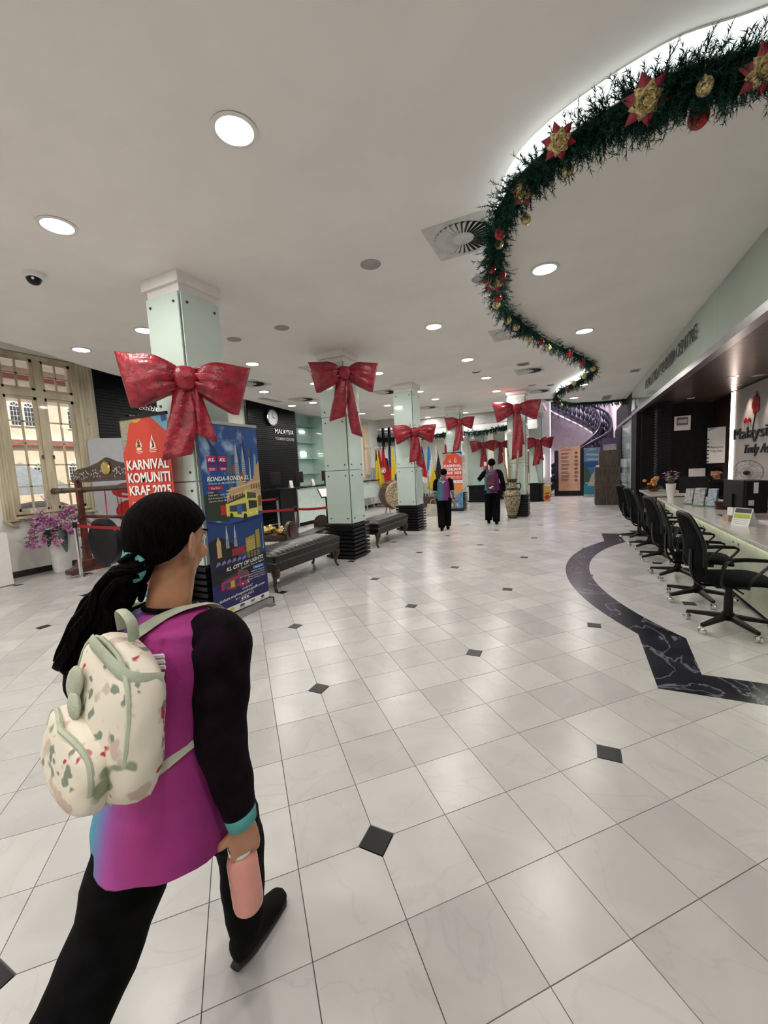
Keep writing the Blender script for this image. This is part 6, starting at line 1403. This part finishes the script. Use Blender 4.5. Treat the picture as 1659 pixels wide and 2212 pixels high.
# tunic: loose A-line
TN=[(L_(-.972,.69,1.238),(.062,.060)),(L_(-.973,.688,1.225),(.110,.076)),(L_(-.975,.685,1.198),(.165,.098)),(L_(-.977,.68,1.140),(.172,.118)),(L_(-.98,.675,1.050),(.172,.125)),(L_(-.985,.665,0.935),(.170,.128)),(L_(-.99,.655,0.833),(.182,.138)),(L_(-1.0,.645,0.740),(.198,.150)),(L_(-1.01,.640,0.656),(.212,.160)),(L_(-1.012,.638,0.614),(.216,.162))]
ns_=6; P=smooth_path([t[0] for t in TN],ns_); Rr=lerp_list([t[1] for t in TN],ns_); seg=48; vs=[];fs=[]
ax=Vector((.98,-.10,0)).normalized(); ay=Vector((.10,.98,0)).normalized()
for i,(p,r_) in enumerate(zip(P,Rr)):
    u=i/len(P)
    for k in range(seg):
        a=2*PI*k/seg; fold=1+(.035*u**2*math.sin(a*5+u*3)+.018*u*math.sin(a*9+1.5-u*6)+.008*math.sin(a*3+u*25)); sl=Vector((0,0,-.03*math.sin(a)*max(0,u-.8)*5*.3+ .05*math.cos(a)*max(0,u-.7)*3.2))
        vs.append(p+ax*r_[0]*math.copysign(abs(math.cos(a))**.88,math.cos(a))*fold+ay*r_[1]*math.copysign(abs(math.sin(a))**.88,math.sin(a))*fold+sl)
for i in range(len(P)-1):
    for k in range(seg): fs.append((i*seg+k,i*seg+(k+1)%seg,(i+1)*seg+(k+1)%seg,(i+1)*seg+k))
o=MB().add(vs,fs).obj('tunic','shirt_print',w1,smooth='full'); m=o.modifiers.new('s','SOLIDIFY'); m.thickness=.005
MB().tube([L_(-.972,.69,1.24)+ax*.062*math.cos(a)+ay*.060*math.sin(a)+Vector((0,0,-.008*math.sin(a))) for a in [2*PI*k/24 for k in range(24)]],.0065,6,closed=True).obj('collar','sleeve_black',w1,smooth=True)
for nm,(A_,B_2,C_2,D_2) in (('R',(L_(-.868,.697,1.168),shR+Vector((.012,0,.005)),elR,wrR)),('L',(L_(-1.10,.68,1.18),shL,elL,wrL))):
    pth=smooth_path([A_,A_.lerp(B_2,.6),B_2+(C_2-B_2)*.10,B_2.lerp(C_2,.55),C_2,C_2.lerp(D_2,.55),D_2+(D_2-C_2).normalized()*-.03],6)
    rad=lerp_list([(.060,.058),(.068,.066),(.074,.072),(.068,.066),(.062,.058),(.052,.046),(.042,.036)],6)
    rad=[(a*(1+.035*math.sin(i*1.1)),b_*(1+.03*math.sin(i*1.1+1))) for i,(a,b_) in enumerate(rad)]
    MB().tube(pth,rad,20,(0,1,0)).obj('sleeve','sleeve_black',w1,smooth='full')
    e_=D_2; d_=(D_2-C_2).normalized(); MB().tube([e_-d_*.045,e_-d_*.02,e_+d_*.006],[(.042,.036),(.041,.035),(.038,.032)],18,(0,1,0),caps=False).obj('cuff','cuff_teal',w1,smooth=True).modifiers.new('s','SOLIDIFY').thickness=.004
for h_,k_,a_,w_ in ((hipR,knR,anR,(.098,.072,.056)),(hipL,knL,anL,(.112,.092,.080))):
    pth=smooth_path([h_+Vector((0,0,.05)),h_,h_.lerp(k_,.5),k_,k_.lerp(a_,.55),a_+(a_-k_).normalized()*-.0],5)
    rad=lerp_list([w_[0],w_[0]*1.02,w_[0]*.93,w_[1],w_[1]*.93,w_[2]],5); rad=[r*(1+.03*math.sin(i*1.7)) for i,r in enumerate(rad)]
    MB().tube(pth,rad,20,(0,1,0)).obj('trouser_leg','trouser_black',w1,smooth='full')
def shoe(root,an,d,m='shoe_black'):
    d=Vector(d).normalized(); s_=d.cross(Vector((0,0,1))).normalized(); u_=s_.cross(d)
    Q=lambda x,z:an+d*x+u_*z
    MB().tube(smooth_path([Q(-.062,-.035),Q(-.045,-.035),Q(0,-.030),Q(.06,-.045),Q(.12,-.058),Q(.165,-.064),Q(.182,-.066)],3),lerp_list([(.008,.012),(.032,.044),(.038,.052),(.042,.036),(.044,.026),(.034,.018),(.010,.008)],3),16,s_).obj('shoe',m,root,smooth='full')
    MB().tube(smooth_path([Q(-.062,-.083),Q(0,-.084),Q(.08,-.084),Q(.15,-.083),Q(.185,-.080)],3),lerp_list([(.018,.007),(.035,.009),(.040,.009),(.040,.009),(.014,.006)],3),14,s_).obj('shoe_sole','sole_black',root,smooth='full')
shoe(w1,anR,(-.03,1,0)); shoe(w1,anL,(0,.80,-.60))

pr9=thing('x','x','x'); bpy.data.objects.remove(pr9)
bpn=MB(); 
for k in range(3): bpn.tube([L_(-.90+.0*k,.566+.0*k,1.165-.013*k),L_(-.845,.572,1.175-.013*k)],[(.006,.002)]*2,6,(0,0,1))
bpn.obj('back_print','label_white',w1)
# ---- floral backpack
fm_=bpy.data.materials.new('floral_canvas'); fm_.use_nodes=True; N=fm_.node_tree.nodes; Lk=fm_.node_tree.links; bs=N['Principled BSDF']; tc=N.new('ShaderNodeTexCoord')
base=(.80,.74,.62,1); cur=None
def layer(cur,scale,thr,col,off):
    mp=N.new('ShaderNodeMapping'); mp.inputs['Location'].default_value=(off,off*1.7,off*.6); Lk.new(tc.outputs['Object'],mp.inputs[0])
    nz=N.new('ShaderNodeTexNoise'); nz.inputs['Scale'].default_value=scale; nz.inputs['Detail'].default_value=2; Lk.new(mp.outputs[0],nz.inputs['Vector'])
    r=N.new('ShaderNodeValToRGB'); r.color_ramp.elements[0].position=thr; r.color_ramp.elements[0].color=(0,0,0,1); r.color_ramp.elements[1].position=thr+.04; r.color_ramp.elements[1].color=(1,1,1,1); Lk.new(nz.outputs['Fac'],r.inputs[0])
    mx=N.new('ShaderNodeMix'); mx.data_type='RGBA'; Lk.new(r.outputs[0],mx.inputs[0])
    if cur is None: mx.inputs[6].default_value=base
    else: Lk.new(cur,mx.inputs[6])
    mx.inputs[7].default_value=(*col,1); return mx.outputs[2]
cur=layer(cur,16,.60,(.62,.50,.42),1.3); cur=layer(cur,22,.62,(.22,.27,.22),5.1); cur=layer(cur,17,.66,(.60,.20,.17),9.4); cur=layer(cur,26,.66,(.42,.05,.06),13.); cur=layer(cur,13,.68,(.28,.33,.20),21.)
Lk.new(cur,bs.inputs['Base Color']); bs.inputs['Roughness'].default_value=.8; M['floral_canvas']=fm_
bpk=thing('backpack','cream floral backpack with sage green trim worn by the woman in front','backpack',(-.915,.498,1.075),-.28)
bpk.rotation_euler=(-.16,.20,-.22)
def pill(w,h,d,taper,seg=28,n=20,c=(0,0,0),bulge=1.):
    vs=[];fs=[]
    for i in range(n+1):
        t=-1+2*i/n; e=(1-abs(t)**4.0)**.5 if abs(t)<1 else 0; ww=w*(1-taper*(t+1)/2)*(.12+.88*e); dd=d*(.10+.90*e**.8)*(1-.22*(t+1)/2)
        for k in range(seg):
            a=2*PI*k/seg; x=math.copysign(abs(math.cos(a))**.75,math.cos(a)); y=math.copysign(abs(math.sin(a))**.75,math.sin(a))
            q=1+.02*math.sin(a*4+t*7)+.015*math.sin(a*7-t*9)
            vs.append((c[0]+ww*x*q,c[1]+dd*y*q,c[2]+h*t))
    for i in range(n):
        for k in range(seg): fs.append((i*seg+k,i*seg+(k+1)%seg,(i+1)*seg+(k+1)%seg,(i+1)*seg+k))
    fs+=[tuple(range(seg))[::-1],tuple(n*seg+k for k in range(seg))]; return MB().add(vs,fs)
pill(.182,.158,.068,.25).obj('main_compartment','floral_canvas',bpk,smooth='full')
pill(.128,.078,.045,.05,c=(-.0,-.066,-.080)).obj('front_pocket','floral_canvas',bpk,smooth='full')
def loop_xz(w,h,y,zc,n=28,tp=.2,z0=-1,z1=1): 
    return [(w*(1-tp*(math.sin(a)+1)/2)*math.copysign(abs(math.cos(a))**.7,math.cos(a)),y,zc+h*math.copysign(abs(math.sin(a))**.7,math.sin(a))) for a in [2*PI*k/n for k in range(n)]]
MB().tube(loop_xz(.156,.157,-.034,0),.0055,6,closed=True).obj('piping','strap_sage',bpk,smooth=True)
MB().tube([(x,-.080-.02*max(0,1-abs(x)/.1),z) for x,_,z in loop_xz(.126,.072,-.09,-.080,tp=.02) if z>-.09],.006,6).obj('pocket_zip_trim','strap_sage',bpk,smooth=True)
MB().tube(smooth_path([(-.03,.0,.175),(-.03,-.01,.215),(0,-.015,.228),(.03,-.01,.215),(.03,0,.175)],4),[(.011,.004)]*17,8,(0,1,0)).obj('top_handle','strap_sage',bpk,smooth=True)
MB().tube(smooth_path([(-.085,-.035,.130),(0,-.05,.150),(.095,-.03,.130),(.11,.03,.115)],4),[(.016,.006)]*13,8,(0,0,1)).obj('top_trim','strap_sage',bpk,smooth=True)
MB().ell((-.055,-.068,.055),.034,.010,.045,14,8,Matrix.Rotation(.6,3,'Y')).ell((-.03,-.072,.02),.026,.010,.030,12,8,Matrix.Rotation(-.7,3,'Y')).obj('leaf_applique','strap_sage',bpk,smooth=True)
iv=bpk.matrix_basis.inverted()
def strap(pts,wd,nm='shoulder_strap'): MB().tube(smooth_path([iv@Vector(p) for p in pts],5),[(wd,.004)]*(5*(len(pts)-1)+1),8,iv.to_3x3()@Vector((1,.35,0))).obj(nm,'strap_sage',bpk,smooth=True)
strap([(-.97,.53,1.19),(-.94,.575,1.215),(-.915,.63,1.240),(-.895,.69,1.246),(-.885,.76,1.225),(-.875,.82,1.13)],.018)
strap([(-1.08,.53,1.17),(-1.08,.575,1.225),(-1.07,.64,1.245),(-1.06,.72,1.24),(-1.06,.80,1.13)],.017)
strap([(-.955,.50,.86),(-.89,.545,.90),(-.835,.60,.945),(-.80,.66,.97),(-.80,.74,1.0)],.018,'lower_strap')
# ---- pink bottle in her hand
bt=thing('water_bottle','pink water bottle with clear lid held in the woman\'s lowered right hand','bottle',(-.768,.675,.458)); bt.rotation_euler=(.02,-.05,0)
MB().lathe((0,0,0),[(0,.002),(.030,0),(.036,.008),(.038,.02),(.038,.135),(.034,.15),(.026,.158),(0,.158)],28).obj('body','bottle_pink',bt,smooth=True)
MB().lathe((0,0,0),[(.027,.156),(.030,.16),(.030,.192),(.026,.198),(0,.198)],24).obj('lid','chrome',bt,smooth=True); MB().tube(smooth_path([(-.024,0,.195),(-.02,0,.215),(.02,0,.215),(.024,0,.195)],4),.005,6).obj('carry_loop','chrome',bt,smooth=True)
# ---- generic standing / walking figure seen from behind
def figure(label,x,y,rz,H,pose,shirt,skin='skin_dark',mask='trouser_black',vox=.011,hairb=True,shirtlen=.50):
    t=thing('person',label,'person',(x,y,0),rz); s=H/1.65; V=lambda a,b_,c:Vector((a,b_,c))*s
    b=MB(); Wf,Rh=head(b,V(*pose.get('head',(0,.02,1.54))),pose.get('look',(0,1,-.08)),(0,0,1),1.0*s)
    b.tube([V(0,0,1.34),V(0,0,1.42),V(0,.01,1.50)],[(.07*s,.055*s),(.052*s,.05*s),(.05*s,.05*s)],14,(1,0,0))
    b.tube(smooth_path([V(0,0,.84),V(0,0,.98),V(0,0,1.15),V(0,0,1.30),V(0,0,1.38)],3),lerp_list([(.15*s,.10*s),(.135*s,.09*s),(.155*s,.10*s),(.165*s,.09*s),(.07*s,.055*s)],3),18,(1,0,0))
    for q in ('R','L'):
        A_=[V(*v) for v in pose['arm'+q]]; b.tube(smooth_path(A_,4),lerp_list([.050*s,.045*s,.036*s,.025*s],4),12)
        hd=(A_[3]-A_[2]).normalized(); hand(b,A_[3],hd,pose.get('palm'+q,(-1 if q=='R' else 1,0,0)),.17*s,.45,-1 if q=='R' else 1)
        G=[V(*v) for v in pose['leg'+q]]; b.tube(smooth_path(G,5),lerp_list([.08*s,.052*s,.036*s],5),12)
    remesh(b.obj('body',skin,t),vox,2); haircap(t,Wf,Rh,s)
    TT=[(V(0,0,1.405),(.06,.055)),(V(0,0,1.375),(.13,.085)),(V(0,0,1.33),(.175,.105)),(V(0,0,1.2),(.18,.12)),(V(0,0,1.02),(.175,.125)),(V(0,-.005,.9),(.185,.135)),(V(0,-.01,1.36-shirtlen-.06),(.20,.145))]
    P=smooth_path([a for a,_ in TT],4); R2=lerp_list([(a*s,b_*s) for _,(a,b_) in TT],4); MB().tube(P,[(a*(1+.015*math.sin(i*1.3)),b_) for i,(a,b_) in enumerate(R2)],26,(1,0,0)).obj('shirt',shirt,t,smooth='full')
    for q in ('R','L'):
        A_=[V(*v) for v in pose['arm'+q]]; k_=pose.get('sleeve'+q,3); pth=smooth_path(A_[:k_+1],5); rad=lerp_list([.066*s,.066*s,.056*s,.044*s][:k_+1],5)
        if k_==3: pth=pth[:-1]; rad=rad[:-1]
        MB().tube(pth,rad,16).obj('sleeve','sleeve_black',t,smooth='full')
        if k_==2: d_=(A_[2]-A_[1]).normalized(); MB().tube([A_[2]-d_*.02*s,A_[2]+d_*.015*s],.061*s,16).obj('cuff','cuff_teal',t,smooth=True)
        G=[V(*v) for v in pose['leg'+q]]; pth=smooth_path([G[0]+Vector((0,0,.06*s)),G[0],G[1],G[2]],5); MB().tube(pth,lerp_list([.105*s,.122*s,.105*s,.090*s],5),16).obj('trouser_leg','trouser_black',t,smooth='full')
        an=G[2]; dd=Vector(pose.get('foot'+q,(0,1,0))); shoe(t,Vector((an.x,an.y,an.z)),dd)
    return t,Wf,Rh,s
pose2=dict(armR=[(.13,0,1.34),(.20,0,1.31),(.23,-.02,1.05),(.27,.06,.83)],armL=[(-.13,0,1.34),(-.20,0,1.31),(-.24,-.02,1.05),(-.25,.03,.80)],sleeveR=2,sleeveL=2,
  legR=[(.085,0,.80),(.08,.10,.46),(.075,.08,.088)],legL=[(-.085,0,.80),(-.08,-.02,.45),(-.07,-.20,.10)],head=(.02,.04,1.53),look=(.15,.95,-.25),footL=(0,.97,-.1))
p2,_,_,s2=figure('woman in teal and purple shirt with a cream tote bag, walking away',-2.97,9.75,.22,1.52,pose2,'shirt_print_far')
MB().box(-.09,-.01,-.126,-.123,1.215,1.225).box(0,.06,-.126,-.123,1.21,1.226).box(-.02,.02,-.127,-.124,1.17,1.195).obj('back_print','label_white',p2)
Mx=lambda p,v:Matrix.Translation(p.location)@Matrix.Rotation(p.rotation_euler.z,4,'Z')@Vector(v)
tb_=thing('tote_bag','cream tote bag hanging from the left hand of the woman in the middle distance','bag',tuple(Mx(p2,(-.27,.03,.33))),.35)
MB().prism([(-.20,0),(.19,.02),(.17,.30),(-.15,.33)],-.03,.03,'xz').obj('bag','tote_cream',tb_); MB().tube(smooth_path([(-.08,0,.30),(-.05,0,.42),(.05,0,.42),(.09,0,.30)],4),.007,6).obj('handle','tote_cream',tb_,smooth=True)
tm2=thing('tumbler','grey tumbler in the right hand of the woman with the tote bag','tumbler',tuple(Mx(p2,(.285,.085,.535))),0); tm2.rotation_euler=(.25,-.22,0)
MB().lathe((0,0,0),[(0,0),(.030,0),(.036,.02),(.041,.20),(.036,.215),(0,.22)],20).obj('body','grey_tumbler',tm2,smooth=True); MB().tube(smooth_path([(-.035,0,.20),(-.03,0,.25),(.03,0,.25),(.035,0,.20)],3),.006,6).obj('loop','black_plastic',tm2,smooth=True)
pose3=dict(armR=[(.13,0,1.34),(.20,0,1.31),(.27,-.02,1.06),(.29,.06,.82)],armL=[(-.13,0,1.34),(-.20,0,1.30),(-.34,.04,1.14),(-.19,.08,1.42)],palmL=(0,1,0),sleeveL=2,
  legR=[(.085,0,.80),(.09,.04,.45),(.10,-.14,.095)],legL=[(-.085,0,.80),(-.09,.08,.46),(-.11,.10,.088)],head=(0,.03,1.56),look=(-.1,1,-.05),footR=(0,.97,-.1))
p3,_,_,s3=figure('man with maroon backpack and left arm raised to his head, walking away',-1.98,10.85,.12,1.69,pose3,'shirt_print_far')
bp2=thing('backpack','maroon nylon backpack worn by the man walking away','backpack',tuple(Mx(p3,(0,-.20,1.13))),.12)
pill(.145,.235,.085,.25).obj('main_compartment','maroon_nylon',bp2,smooth='full'); pill(.12,.095,.04,.05,c=(0,-.085,-.12)).obj('front_pocket','maroon_nylon',bp2,smooth='full')
MB().box(-.05,.02,-.132,-.127,-.165,-.14).prism([(.0,-.13),(.06,-.135),(.055,-.115),(.02,-.10)],-.132,-.127,'xz').obj('white_logo','label_white',bp2)
for s_ in (-1,1): MB().tube(smooth_path([(s_*.06,.06,.20),(s_*.10,.10,.30),(s_*.11,.20,.31),(s_*.12,.30,.22)],4),[(.025,.006)]*13,8,(1,0,0)).obj('shoulder_strap','maroon_nylon',bp2,smooth=True)
ph=thing('smartphone','small phone held up at the head of the man with the maroon backpack','phone',tuple(Mx(p3,(-.165,.07,1.60))),.2); bevel(MB().box(-.035,.035,-.005,.005,-.05,.05).obj('phone','label_white',ph),.003)
# clerk sitting behind the counter
pose4=dict(armR=[(.13,0,1.34),(.20,0,1.31),(.24,.05,1.08),(.12,.26,1.0)],armL=[(-.13,0,1.34),(-.20,0,1.31),(-.24,.05,1.08),(-.12,.26,1.0)],palmR=(0,0,-1),palmL=(0,0,-1),
  legR=[(.09,0,.82),(.10,.40,.82),(.10,.42,.46)],legL=[(-.09,0,.82),(-.10,.40,.82),(-.10,.42,.46)],head=(0,.04,1.54),look=(.25,1,-.30))
p4,Wf4,Rh4,s4=figure('clerk with dark cap of hair seated behind the counter, facing the hall',2.55,10.05,PI/2+.75,1.62,pose4,'sleeve_black',skin='skin')
p4.location=(2.55,10.05,-.32); eyes(p4,Wf4,Rh4,s4)
